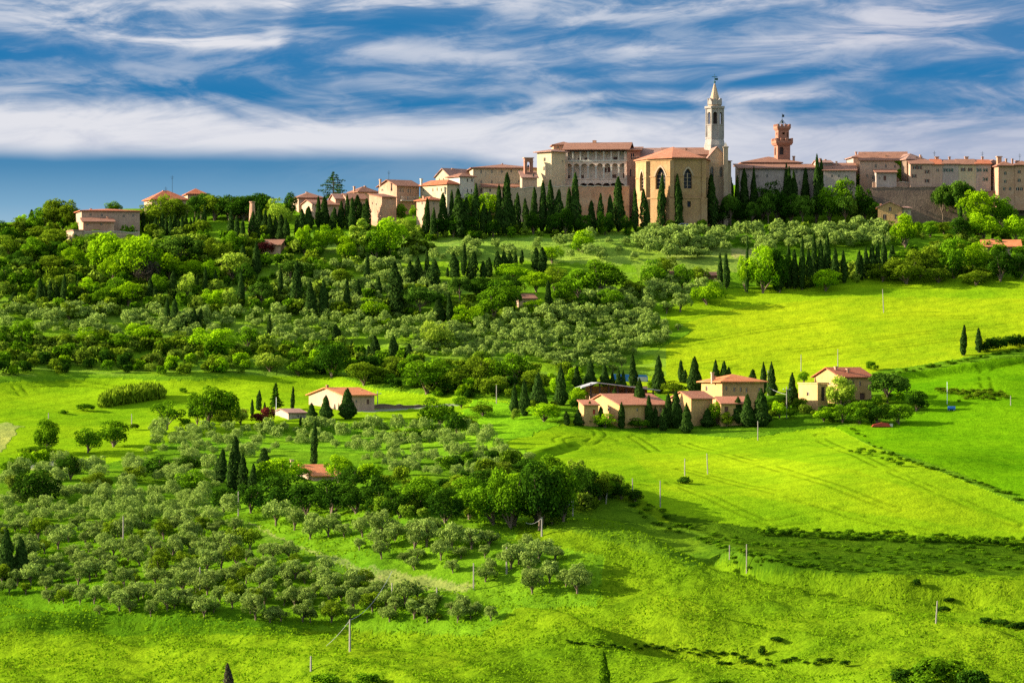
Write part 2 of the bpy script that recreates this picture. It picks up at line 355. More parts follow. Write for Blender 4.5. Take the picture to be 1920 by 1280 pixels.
# tyre tracks in the corn: pairs of ruts, given by rows and columns along their course
tracks = [[(1100, 800), (1130, 812), (1110, 830), (1060, 845), (1000, 860)], [(1060, 838), (1045, 822), (1075, 815), (1160, 826)], [(1190, 820), (1215, 835), (1235, 850)], [(1285, 832), (1400, 862), (1530, 900), (1700, 965)],
          [(1540, 815), (1535, 822), (1600, 850), (1700, 895), (1800, 940), (1920, 990)], [(1260, 905), (1340, 935), (1400, 965), (1440, 982), (1530, 965)], [(1530, 965), (1525, 975), (1440, 984)], [(1500, 935), (1620, 975), (1780, 1005)],
          [(1100, 660), (1300, 645), (1450, 615), (1600, 600), (1680, 595), (1845, 595)], [(1160, 700), (1370, 672), (1550, 650), (1700, 628), (1920, 607)], [(1380, 690), (1560, 668), (1750, 640), (1920, 628)], [(0, 700), (30, 720), (60, 760)], [(1455, 705), (1600, 690)],
          [(60, 722), (160, 720), (300, 735)], [(1860, 680), (1845, 700), (1850, 725), (1855, 730)], [(1840, 690), (1880, 680), (1920, 672)], [(950, 888), (1100, 905), (1180, 930)], [(1280, 880), (1420, 915), (1560, 950)], [(1250, 600), (1320, 590), (1480, 575)]]
# ---- ground cover by zone (corn, meadow, rough bank, dry grass, bare earth, and two painted shade areas)
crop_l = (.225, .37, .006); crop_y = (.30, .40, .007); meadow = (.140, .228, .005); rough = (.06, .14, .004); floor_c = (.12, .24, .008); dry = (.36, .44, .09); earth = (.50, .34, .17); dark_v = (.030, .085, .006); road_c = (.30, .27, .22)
wob = (fbm(UG / 14, DG / 7, 51, 3) - .5)
PX = UG + wob * 26; PY = YG + (fbm(UG / 20, DG / 6, 52, 3) - .5) * 14
Cc = np.zeros(UG.shape + (4,), np.float32); Cc[..., :3] = floor_c; Cc[..., 3] = .6
def paint(poly, col, k=1.0, tuft=None, wobble=True):
    m = inpoly(PX if wobble else UG, PY if wobble else YG, poly) * k
    Cc[..., :3] = Cc[..., :3] * (1 - m[..., None]) + np.array(col) * m[..., None]
    if tuft is not None: Cc[..., 3] = Cc[..., 3] * (1 - m) + tuft * m
def edge(poly, col, k, tuft, s=3):        # an edge that follows the plough, not a ragged one
    m = inpoly(UG + wob * 5, YG + wob * 4, poly) * k
    Cc[..., :3] = Cc[..., :3] * (1 - m[..., None]) + np.array(col) * m[..., None]; Cc[..., 3] = Cc[..., 3] * (1 - m) + tuft * m
Z_MEADOW = [(-400, 1150), (260, 1165), (560, 1180), (900, 1190), (960, 1140), (1120, 1135), (1140, 1040), (960, 1010), (1000, 950), (1150, 900), (1400, 1030), (2400, 1060), (2400, 1500), (-400, 1500)]
paint(Z_MEADOW, meadow, 1, 1.0)
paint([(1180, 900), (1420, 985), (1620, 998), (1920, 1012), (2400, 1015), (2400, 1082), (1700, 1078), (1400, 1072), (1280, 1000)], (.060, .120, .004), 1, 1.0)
edge([(1090, 722), (1190, 680), (1300, 620), (1225, 585), (1275, 560), (1400, 546), (1560, 538), (1660, 522), (1920, 536), (2400, 530), (2400, 650), (1920, 652), (1800, 672), (1640, 697), (1560, 735), (1300, 745)], crop_y, 1, .15)
edge([(1200, 640), (1300, 600), (1400, 575), (1600, 555), (1920, 560), (2400, 540), (2400, 530), (1920, 520), (1660, 515), (1380, 540), (1220, 560)], crop_l, .8, .2)
edge([(1640, 705), (1760, 690), (1860, 672), (2400, 640), (2400, 950), (1920, 935), (1780, 880), (1640, 835), (1560, 800), (1700, 790)], (.125, .28, .003), 1, .45)
edge([(930, 838), (1000, 808), (1060, 792), (1120, 803), (1250, 812), (1400, 822), (1560, 798), (1630, 835), (1780, 890), (1920, 948), (2400, 1040), (1920, 1016), (1600, 998), (1430, 992), (1250, 962), (1160, 912), (1080, 890), (960, 868)], crop_l, 1, .15)
edge([(1180, 850), (1400, 850), (1600, 880), (1920, 985), (1920, 1000), (1600, 960), (1400, 930), (1250, 920)], crop_y, .45, .15)
edge([(-400, 725), (0, 716), (200, 709), (372, 714), (420, 706), (540, 700), (640, 706), (700, 730), (950, 752), (965, 770), (860, 776), (720, 790), (480, 804), (330, 830), (250, 860), (120, 880), (-400, 880)], crop_l, 1, .15)
paint([(900, 750), (1060, 770), (1040, 800), (940, 830), (860, 850), (820, 800)], (.17, .36, .008), 1, .6)
paint([(480, 805), (780, 800), (900, 800), (1000, 860), (700, 850), (300, 835)], (.20, .38, .012), .8, .6)
paint([(790, 455), (960, 445), (1180, 440), (1400, 470), (1180, 500), (1000, 490), (760, 490)], dry, .85, .5)
paint([(1180, 470), (1450, 462), (1450, 500), (1200, 530)], (.28, .34, .05), .7, .5)
for pl in ([(440, 975), (480, 980), (560, 1020), (690, 1065), (740, 1100), (700, 1105), (600, 1060), (500, 1015)], [(690, 1060), (820, 1085), (900, 1095), (860, 1110), (720, 1095)]): paint(pl, earth, .28, .6)
for pl in ([(-400, 775), (0, 790), (45, 798), (30, 812), (0, 845), (-400, 880)], [(20, 862), (112, 858), (112, 878), (40, 880)], [(790, 452), (900, 440), (905, 450), (830, 458)], [(590, 455), (640, 452), (640, 474), (595, 472)], [(60, 640), (140, 628), (150, 650), (70, 655)], [(1370, 468), (1450, 466), (1440, 478), (1380, 480)]): paint(pl, earth, .4, .6)
for pl in ([(1280, 800), (1440, 812), (1620, 790), (1740, 770), (1730, 740), (1480, 745), (1080, 770), (1040, 795)], [(-400, 1140), (250, 1148), (600, 1165), (560, 1190), (-400, 1185)]): paint(pl, rough, .8, .9)  # rough farm ground; the grove-front band has its shadow painted in
paint([(960, 900), (1110, 905), (1200, 960), (1420, 1040), (1300, 1060), (1100, 1000), (940, 985)], (.085, .17, .008), .7, .9)  # shade on the falling side of the spur, painted as darker green
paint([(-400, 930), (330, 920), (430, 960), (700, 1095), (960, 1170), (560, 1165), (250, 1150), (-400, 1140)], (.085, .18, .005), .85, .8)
rnd = fbm(XG / 9, DG / 5, 77, 4)
woods = (YG < 705) & (DG < 985) & (UG < 1250)
k = (woods * .55)[..., None]; Cc[..., :3] = Cc[..., :3] * (1 - k) + np.array((.20, .34, .012)) * k
k = (woods * sstep(rnd, .5, .62) * .6)[..., None]; Cc[..., :3] = Cc[..., :3] * (1 - k) + np.array((.2, .31, .03)) * k
# gravel lanes between the farms
for poly in ([(20, 872), (60, 868), (112, 862), (112, 872), (40, 880)], [(640, 772), (700, 768), (860, 757), (860, 760), (700, 772)]): edge(poly, road_c, .8, .2)
# ruts pressed into the corn
Xf, Yf = XG, DG
def col_D(u, py):
    i = int(np.argmin(abs(UU - u))); yy = YG[i]; m = (DD > 425) & (yy <= py)
    return float(DD[np.argmax(m)]) if m.any() else None
dist = np.full(UG.shape, 1e9)
for tr in tracks:
    pts = []
    for (a, b) in zip(tr[:-1], tr[1:]):
        for q in range(8):
            u = a[0] + (b[0] - a[0]) * q / 8; y = a[1] + (b[1] - a[1]) * q / 8; d = col_D(u, y)
            if d: pts.append(((u - CX) / F * d, d))
    pts = np.array(pts)
    if len(pts) > 6:          # smooth the course
        for _ in range(4): pts[1:-1] = (pts[:-2] + 2 * pts[1:-1] + pts[2:]) / 4
    lo_, hi_ = pts.min(0) - 4, pts.max(0) + 4
    sel = (Xf > lo_[0]) & (Xf < hi_[0]) & (Yf > lo_[1]) & (Yf < hi_[1]); ii = np.nonzero(sel)
    qx, qy = Xf[ii], Yf[ii]; best = np.full(len(qx), 1e9)
    for (a, b) in zip(pts[:-1], pts[1:]):
        d = b - a; L2 = (d ** 2).sum() + 1e-9; t = np.clip(((qx - a[0]) * d[0] + (qy - a[1]) * d[1]) / L2, 0, 1)
        best = np.minimum(best, np.hypot(qx - a[0] - t * d[0], qy - a[1] - t * d[1]))
    dist[ii] = np.minimum(dist[ii], best)
brk = fbm(XG / 5, DG / 5, 91, 3)
rut = np.exp(-((dist - 1.1) / .38) ** 2) * sstep(brk, .30, .5)
Z = Z - rut * .15
Cc[..., :3] *= (1 - .40 * rut[..., None])
# sow-lines and lodged patches
line = .5 + .5 * np.sin((YG * 1.0 + UG * .18 + 12 * fbm(UG / 200, DG / 60, 61, 2)) * 2 * math.pi / 13.0)
cropm = (Cc[..., 3] < .25)
Cc[..., :3] *= (1 - cropm * .10 * sstep(line, .6, 1))[..., None]
nU, nD = UG.shape
V3 = np.stack([XG, DG, Z], -1).reshape(-1, 3)
ii, jj = np.meshgrid(np.arange(nU - 1), np.arange(nD - 1), indexing='ij'); a0 = (ii * nD + jj).ravel()
faces = np.stack([a0, a0 + nD, a0 + nD + 1, a0 + 1], 1)
mg, t = mat('ground_cover'); at = t.new('ShaderNodeAttribute', attribute_name='zone'); g = t.new('ShaderNodeNewGeometry'); P = g.outputs['Position']
mp = t.new('ShaderNodeMapping'); mp.inputs['Scale'].default_value = (.35, 1.1, 1.0); mp.inputs['Rotation'].default_value = (0, 0, R(12)); t.link(P, mp.inputs[0])
n_s = t.noise(mp.outputs[0], .5, 5, .65, .3); n_b = t.noise(P, .045, 4, .6); n_f = t.noise(P, 2.2, 3, .65); n_m = t.noise(P, .35, 4, .7, .4)
tuft = at.outputs['Alpha']
c = t.mix(t.rng(n_b, .35, .62), t.mix(1.0, at.outputs['Color'], (.70, .80, .8), 'MULTIPLY'), t.mix(1.0, at.outputs['Color'], (1.12, 1.04, 1.0), 'MULTIPLY'))
c = t.mix(t.math('MULTIPLY', t.rng(n_s, .40, .68), .60), c, t.mix(1.0, c, (.62, .72, .7), 'MULTIPLY'))
c = t.mix(t.math('MULTIPLY', t.rng(n_m, .50, .72), t.math('MULTIPLY', tuft, .85)), c, t.mix(1.0, c, (.36, .46, .6), 'MULTIPLY'))
c = t.mix(t.math('MULTIPLY', t.rng(n_f, .42, .66), .45), c, t.mix(1.0, c, (.55, .62, .6), 'MULTIPLY'))
c = t.mix(t.math('MULTIPLY', t.rng(n_f, .58, .40, 0, 1), .22), c, t.mix(1.0, c, (1.35, 1.25, 1.4), 'MULTIPLY'))
h = t.math('ADD', t.math('MULTIPLY', n_f, .3), t.math('ADD', t.math('MULTIPLY', n_m, t.math('MULTIPLY', tuft, 1.6)), t.math('MULTIPLY', n_s, .35)))
finish(t, c, .9, h, .55, .8, spec=0.0)
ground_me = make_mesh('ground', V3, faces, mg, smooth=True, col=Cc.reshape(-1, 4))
link('ground', ground_me, kind='structure')
YG = YH - F * Z / np.maximum(DG, 1)

def gz(X, Y):                 # height of the ground at a point
    u = CX + F * X / Y; i = int(np.clip(np.searchsorted(UU, u) - 1, 0, nU - 2)); j = int(np.clip(np.searchsorted(DD, Y) - 1, 0, nD - 2))
    a = (u - UU[i]) / (UU[i + 1] - UU[i]); b = (Y - DD[j]) / (DD[j + 1] - DD[j])
    return float((Z[i, j] * (1 - a) + Z[i + 1, j] * a) * (1 - b) + (Z[i, j + 1] * (1 - a) + Z[i + 1, j + 1] * a) * b)
def G(px, py):                # where the slope lies under a direction of view; None above the crest
    i = int(np.argmin(abs(UU - px))); m = (DD > 425) & (YG[i] <= py)
    if not m.any() or DD[np.argmax(m)] > 1100: return None
    D = float(DD[np.argmax(m)]); X = (px - CX) / F * D
    return X, D, gz(X, D)
def crestD(px, py):
    g_ = G(px, py)
    if g_: return g_
    i = int(np.argmin(abs(UU - px))); sel = (DD > 900) & (DD < 1070); k_ = np.argmin(np.where(sel, YG[i], 9e9)); D = float(DD[k_]); X = (px - CX) / F * D
    return X, D, gz(X, D)

# ------------------------------------------------------------------ leaf clumps
def cards(P, N, size, rng, el=1.0, up=False):
    n = len(P); N = N / (np.linalg.norm(N, axis=1, keepdims=True) + 1e-9)
    A = rng.normal(size=(n, 3))
    if up: A = np.array([0, 0, 1.0]) + rng.normal(size=(n, 3)) * .25
    T = A - (A * N).sum(1, keepdims=True) * N; T /= np.linalg.norm(T, axis=1, keepdims=True) + 1e-9; B = np.cross(N, T)
    s = (size * (.6 + .8 * rng.rand(n)))[:, None] * .5
    q = np.stack([P - T * s * el, P + B * s * .7 + N * s * .15, P + T * s * el, P - B * s * .7 + N * s * .15], 1)
    return q.reshape(-1, 3)
def quads(n): return np.arange(n * 4).reshape(n, 4)
def clumpy(cl, per, size, rng, centre=None, jit=.45, el=1.25, fill=.12):
    """cl: rows (x,y,z,rx,ry,rz); leaf cards over every clump's skin, a few inside"""
    Ps, Ns, Ts = [], [], []
    for c_ in cl:
        n = max(6, int(per * (c_[3] * c_[5]) / (np.mean(cl[:, 3] * cl[:, 5]))))
        d = rng.normal(size=(n, 3)); d[:, 2] += .25
        if centre is not None:
            o = c_[:3] - centre; o = o / (np.linalg.norm(o) + 1e-6); d += o * .7
        d /= np.linalg.norm(d, axis=1, keepdims=True)
        lump = 1 + .22 * np.sin(d[:, 0] * 9 + c_[0] * 5) * np.sin(d[:, 1] * 8 + c_[1] * 3) * np.sin(d[:, 2] * 9)
        rr = np.where(rng.rand(n) < fill, rng.rand(n) * .8, .82 + .25 * rng.rand(n)) * lump
        Ps.append(c_[:3] + d * rr[:, None] * c_[3:6]); Ns.append(d + rng.normal(size=(n, 3)) * jit)
        Ts.append(np.clip(.30 + .30 * d[:, 2] + (rng.rand() - .5) * .6 + (rng.rand(n) - .5) * .35 + .3 * (rr - .9), 0, 1))  # clump tops and skin lighter, insides darker: light painted into the tint
    P = np.vstack(Ps); return cards(P, np.vstack(Ns), size, rng, el), np.repeat(np.concatenate(Ts), 4)
def tube(pts, rad, n=6):
    v, f = [], []
    pts = [np.array(p, float) for p in pts]
    for i, p in enumerate(pts):
        d = pts[min(i + 1, len(pts) - 1)] - pts[max(i - 1, 0)]; d /= np.linalg.norm(d) + 1e-9
        a = np.cross(d, (1, 0, .1)); a /= np.linalg.norm(a) + 1e-9; b = np.cross(d, a)
        for k_ in range(n): an = 2 * math.pi * k_ / n; v.append(p + (a * math.cos(an) + b * math.sin(an)) * rad[i])
    for i in range(len(pts) - 1):
        for k_ in range(n): f.append((i * n + k_, i * n + (k_ + 1) % n, (i + 1) * n + (k_ + 1) % n, (i + 1) * n + k_))
    return np.array(v), np.array(f)
def join(parts):
    V_, F_, o = [], [], 0
    for v, f in parts: V_.append(v); F_.append(np.asarray(f) + o); o += len(v)
    return np.vstack(V_), np.vstack(F_)
def norm_unit(V_, w_, h_): return V_ / np.array([w_, w_, h_])

PROTO = {}      # kind -> list of (crown verts, crown tint, trunk verts, trunk faces), all scaled to width 1, height 1
def reg(kind, V_, T_, tv, tf, w_, h_): PROTO.setdefault(kind, []).append((norm_unit(V_, w_, h_), T_, norm_unit(tv, w_, h_), tf))
def make_cypress(seed, w_=2.2, h_=12.0, cone=.0, n=2400, sz=.34):
    r = np.random.RandomState(seed); t_ = r.rand(n) ** (.9 + cone * .35); th = r.rand(n) * 2 * math.pi
    prof = np.minimum(1, (t_ + .03) * 5.5) ** .7 * (1 - t_ ** (2.3 - cone * 1.2)) ** (.72)
    ph = r.rand(6) * 6.28
    lump = .5 + .5 * np.sin(th * 4 + t_ * 9 + ph[0]) * np.sin(t_ * 38 + th * 2 + ph[1]); lump = .6 * lump + .4 * (.5 + .5 * np.sin(t_ * 70 + th * 5 + ph[2]))
    wig = 1 + .12 * np.sin(t_ * 11 + ph[3]) + .10 * np.sin(t_ * 23 + th + ph[4])
    rr = w_ / 2 * prof * wig * (.74 + .36 * lump * r.rand(n) ** .4)
    lean = .18 * np.sin(t_ * 3 + ph[5])
    P = np.stack([rr * np.cos(th) + lean, rr * np.sin(th), .03 * h_ + t_ * h_ * .97], 1)
    N = np.stack([np.cos(th), np.sin(th), np.full(n, .25)], 1) + r.normal(size=(n, 3)) * .38
    if not cone and seed % 2:      # a second, lower tip that has grown apart
        k_ = r.rand(n) < .3; P[k_] = P[k_] * np.array([.6, .6, .72 + .15 * r.rand()]) + np.array([.32 * w_ * math.cos(seed), .32 * w_ * math.sin(seed), 0])
    V_ = cards(P, N, sz, r, 1.9, True); T_ = np.repeat(np.clip(lump * .7 + r.rand(n) * .4 - .1, 0, 1), 4)  # tufts lighter, hollows darker: lit edges and shade put into the tint
    tv, tf = tube([(0, 0, -.8), (0, 0, 1), (0, 0, h_ * .5)], [.17, .14, .05])
    reg('cypress' if not cone else 'conifer', V_, T_, tv, tf, w_, h_)
for s in range(6): make_cypress(100 + s)
for s in range(3): make_cypress(130 + s, w_=5.0, h_=9.0, cone=1.0, n=3000, sz=.42)
def make_broad(kind, seed, w_, h_, base, nc, per, sz, rr=(.15, .24), trunk=True, flat=1.0, jit=.45):
    r = np.random.RandomState(seed); cl = []
    cz = (base + h_) / 2; ch = (h_ - base) / 2
    for i in range(nc):
        d = r.normal(size=3); d /= np.linalg.norm(d); q = .45 + .42 * r.rand() if i else 0
        if d[2] < -.55: d[2] *= .4
        k_ = w_ * (rr[0] + (rr[1] - rr[0]) * r.rand())
        z_ = cz + d[2] * ch * q * 1.05; x_ = d[0] * w_ / 2 * q; y_ = d[1] * w_ / 2 * q
        if i == 0: k_ = w_ * .26
        cl.append((x_, y_, min(z_, h_ - k_ * flat * .8), k_, k_, k_ * flat))
    cl = np.array(cl); V_, T_ = clumpy(cl, per, sz, r, centre=np.array([0, 0, cz - ch * .3]), jit=jit)
    tr = [tube([(0, 0, -.8), (.05, 0, base * .6), (0, .1, base + ch * .4), (0, 0, cz)], [.045 * w_, .036 * w_, .024 * w_, .01 * w_], 7)]
    for i in range(1, min(nc, 7)):
        c_ = cl[i]; tr.append(tube([(0, 0, base * .7), (c_[0] * .45, c_[1] * .45, (base + c_[2]) * .5), tuple(c_[:3])], [.022 * w_, .016 * w_, .006 * w_], 5))
    tv, tf = join(tr); reg(kind, V_, T_, tv, tf, w_, h_)
for s in range(6): make_broad('tree', 200 + s, 8.0, 8.5, .15, 32, 105, .40, (.11, .22), jit=.6)
for s in range(4): make_broad('bush', 230 + s, 4.0, 3.0, 0.0, 12, 90, .34, (.17, .27))
for s in range(6): make_broad('olive', 260 + s, 4.2, 3.8, .7, 22, 85, .25, (.10, .20), jit=.8)
for s in range(3): make_broad('poplar', 290 + s, 3.6, 9.0, 1.0, 22, 70, .40, (.16, .24))
for s in range(3): make_broad('leafy', 300 + s, 7.0, 8.0, 1.4, 15, 95, .40, (.12, .2))          # looser, branches show
def make_pine(seed, w_=11., h_=9., trunk_h=.25, thick=.85):
    r = np.random.RandomState(seed); cl = []
    for i in range(34):
        an = r.rand() * 6.28; q = math.sqrt(r.rand()) * .39 * w_; k_ = w_ * (.11 + .06 * r.rand())
        z_ = h_ * (1 - thick * .45) + (1 - (q / (.45 * w_)) ** 2) * h_ * thick * .33 - r.rand() * h_ * thick * .30
        cl.append((q * math.cos(an), q * math.sin(an), z_ - k_ * .4, k_ * 1.1, k_ * 1.1, k_ * .75))
    cl = np.array(cl); V_, T_ = clumpy(cl, 120, .46, r, centre=np.array([0, 0, h_ * .45]), jit=.5)
    tr = [tube([(0, 0, -.8), (.15, 0, h_ * trunk_h * .5), (0, 0, h_ * trunk_h), (0, 0, h_ * .75)], [.03 * w_, .024 * w_, .02 * w_, .01 * w_], 7)]
    for i in range(8): c_ = cl[i]; tr.append(tube([(0, 0, h_ * trunk_h * .95), (c_[0] * .5, c_[1] * .5, h_ * (trunk_h + .12)), tuple(c_[:3])], [.014 * w_, .01 * w_, .005 * w_], 5))
    tv, tf = join(tr); reg('pine', V_, T_, tv, tf, w_, h_)
for s in range(4): make_pine(320 + s)
def make_tiers(kind, seed, w_, h_, n, spread):
    r = np.random.RandomState(seed); cl = []; tr = [tube([(0, 0, -.8), (0, 0, h_ * .98)], [.028 * w_ + .1, .03], 6)]
    for i in range(n):
        q = i / (n - 1); z_ = h_ * (.16 + .80 * q); L = w_ / 2 * (1 - q ** spread) * (.75 + .4 * r.rand()) + .15 * w_ * .3; an = r.rand() * 6.28 + i * 2.4
        for k_ in range(3):
            b = an + k_ * 2.09 + r.rand() * .5; Lk = L * (.7 + .4 * r.rand())
            for s_ in (.45, .8): cl.append((math.cos(b) * Lk * s_, math.sin(b) * Lk * s_, z_ - .03 * h_ * s_, Lk * .27 + .1, Lk * .27 + .1, .035 * h_))
            tr.append(tube([(0, 0, z_), (math.cos(b) * Lk, math.sin(b) * Lk, z_ - .02 * h_)], [.07, .03], 4))
    V_, T_ = clumpy(np.array(cl), 24, .32, r, jit=.5, fill=.3)
    tv, tf = join(tr); reg(kind, V_, T_, tv, tf, w_, h_)
make_tiers('cedar', 341, 8.5, 7.0, 11, 2.0)
make_tiers('fir', 342, 4.8, 7.4, 16, 1.0)

_mc = {}
def proto_mesh(kind, v, m):
    k_ = (kind, v, m)
    if k_ not in _mc:
        V_, T_, tv, tf = PROTO[kind][v]
        _mc[k_] = (make_mesh(kind + '_crown', V_, quads(len(V_) // 4), M[m], tint=T_), make_mesh(kind + '_trunk', tv, tf, M['bark'], smooth=True))
    return _mc[k_]
NAMES = {'cypress': ('cypress_tree', 'cypress'), 'conifer': ('conifer_tree', 'conifer'), 'tree': ('broadleaf_tree', 'tree'), 'bush': ('shrub', 'shrub'), 'olive': ('olive_tree', 'olive tree'), 'poplar': ('poplar_tree', 'tree'), 'leafy': ('walnut_tree', 'tree'), 'pine': ('umbrella_pine', 'pine tree'), 'cedar': ('cedar_tree', 'cedar'), 'fir': ('fir_tree', 'fir tree')}
first_made = {}
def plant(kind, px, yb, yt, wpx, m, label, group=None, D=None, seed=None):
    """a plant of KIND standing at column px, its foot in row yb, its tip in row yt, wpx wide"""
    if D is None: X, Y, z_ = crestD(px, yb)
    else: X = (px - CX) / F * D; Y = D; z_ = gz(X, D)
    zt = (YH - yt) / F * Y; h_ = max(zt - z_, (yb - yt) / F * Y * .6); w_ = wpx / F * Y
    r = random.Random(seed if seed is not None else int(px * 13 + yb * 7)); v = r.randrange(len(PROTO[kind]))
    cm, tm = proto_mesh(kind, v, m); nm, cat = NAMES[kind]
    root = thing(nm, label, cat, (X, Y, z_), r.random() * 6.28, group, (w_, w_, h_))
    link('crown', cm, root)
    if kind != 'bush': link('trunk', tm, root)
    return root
# ------------------------------------------------------------------ buildings
class MB:
    def __init__(s): s.v = []; s.f = []
    def poly(s, pts): b = len(s.v); s.v += [tuple(p) for p in pts]; s.f.append(tuple(range(b, b + len(pts))))
    def box(s, x0, x1, y0, y1, z0, z1):
        b = len(s.v); s.v += [(x, y, z) for z in (z0, z1) for y in (y0, y1) for x in (x0, x1)]
        s.f += [tuple(b + i for i in q) for q in ((0, 2, 3, 1), (4, 5, 7, 6), (0, 1, 5, 4), (2, 6, 7, 3), (0, 4, 6, 2), (1, 3, 7, 5))]; return s
    def prism(s, pts, a, b_, axis='x'):      # pts: outline in the other two axes
        f = {'x': lambda q, t: (t, q[0], q[1]), 'y': lambda q, t: (q[0], t, q[1]), 'z': lambda q, t: (q[0], q[1], t)}[axis]
        b = len(s.v); n = len(pts); s.v += [f(q, a) for q in pts] + [f(q, b_) for q in pts]
        s.f += [tuple(b + i for i in range(n)), tuple(b + n + i for i in reversed(range(n)))] + [(b + i, b + (i + 1) % n, b + n + (i + 1) % n, b + n + i) for i in range(n)]; return s
    def frustum(s, n, r0, r1, z0, z1, cx=0, cy=0, rot=0.0):
        b = len(s.v)
        for r_, z_ in ((r0, z0), (r1, z1)): s.v += [(cx + r_ * math.cos(rot + 2 * math.pi * i / n), cy + r_ * math.sin(rot + 2 * math.pi * i / n), z_) for i in range(n)]
        s.f += [tuple(b + i for i in reversed(range(n))), tuple(b + n + i for i in range(n))] + [(b + i, b + (i + 1) % n, b + n + (i + 1) % n, b + n + i) for i in range(n)]; return s
    def tube(s, pts, rad, n=6):
        v, f = tube(pts, rad if hasattr(rad, '__len__') else [rad] * len(pts), n); b = len(s.v); s.v += [tuple(p) for p in v]; s.f += [tuple(int(i) + b for i in q) for q in f]; return s
    def mesh(s, name, m, fix=True):
        import bmesh
        me = bpy.data.meshes.new(name); me.from_pydata(s.v, [], s.f); me.materials.append(m)
        if fix:
            bm = bmesh.new(); bm.from_mesh(me); bmesh.ops.recalc_face_normals(bm, faces=bm.faces); bm.to_mesh(me); bm.free()
        return me
    def build(s, name, m, parent=None, **kw): return link(name, s.mesh(name, m), parent, **kw)
def world(px, py, D): return ((px - CX) / F * D, D, (YH - py) / F * D)
def panel(mb, fn, u0, u1, z0, z1, holes, rec):
    """a wall skin with real openings: fn(u, z, depth) gives the point; holes are (u0,u1,z0,z1[,'arch'|'point'])"""
    us = sorted({u0, u1, *[min(max(h[i], u0), u1) for h in holes for i in (0, 1)]}); zs = sorted({z0, z1, *[min(max(h[i], z0), z1) for h in holes for i in (2, 3)]})
    for a, b in zip(us[:-1], us[1:]):
        for c_, d in zip(zs[:-1], zs[1:]):
            mu, mz = (a + b) / 2, (c_ + d) / 2
            if b - a < 1e-6 or d - c_ < 1e-6 or any(h[0] < mu < h[1] and h[2] < mz < h[3] for h in holes): continue
            mb.poly([fn(a, c_, 0), fn(b, c_, 0), fn(b, d, 0), fn(a, d, 0)])
    for h in holes:
        a, b, c_, d = h[:4]; sty = h[4] if len(h) > 4 else 'rect'
        if sty == 'rect': top = [(b, d), (a, d)]
        else:
            r_ = (b - a) / 2; m_ = (a + b) / 2; k = 1.0 if sty == 'arch' else 1.55; zs_ = d - r_ * k; n = 10; top = []
            for i in range(n + 1):
                an = math.pi * i / n; x_ = math.cos(an); zz = math.sin(an) if sty == 'arch' else (1 - abs(x_) ** 1.6) ** .75
                top.append((m_ + r_ * x_, zs_ + r_ * k * zz))
            mid = n // 2
            mb.poly([fn(b, d, 0)] + [fn(*q, 0) for q in reversed(top[:mid + 1])][0:]) if False else None
            mb.poly([fn(*q, 0) for q in top[:mid + 1]] + [fn(b, d, 0)]); mb.poly([fn(*q, 0) for q in top[mid:]] + [fn(a, d, 0)])
        ring = [(a, c_), (b, c_)] + top
        for q, p in zip(ring, ring[1:] + ring[:1]): mb.poly([fn(*q, 0), fn(*p, 0), fn(*p, rec), fn(*q, rec)])
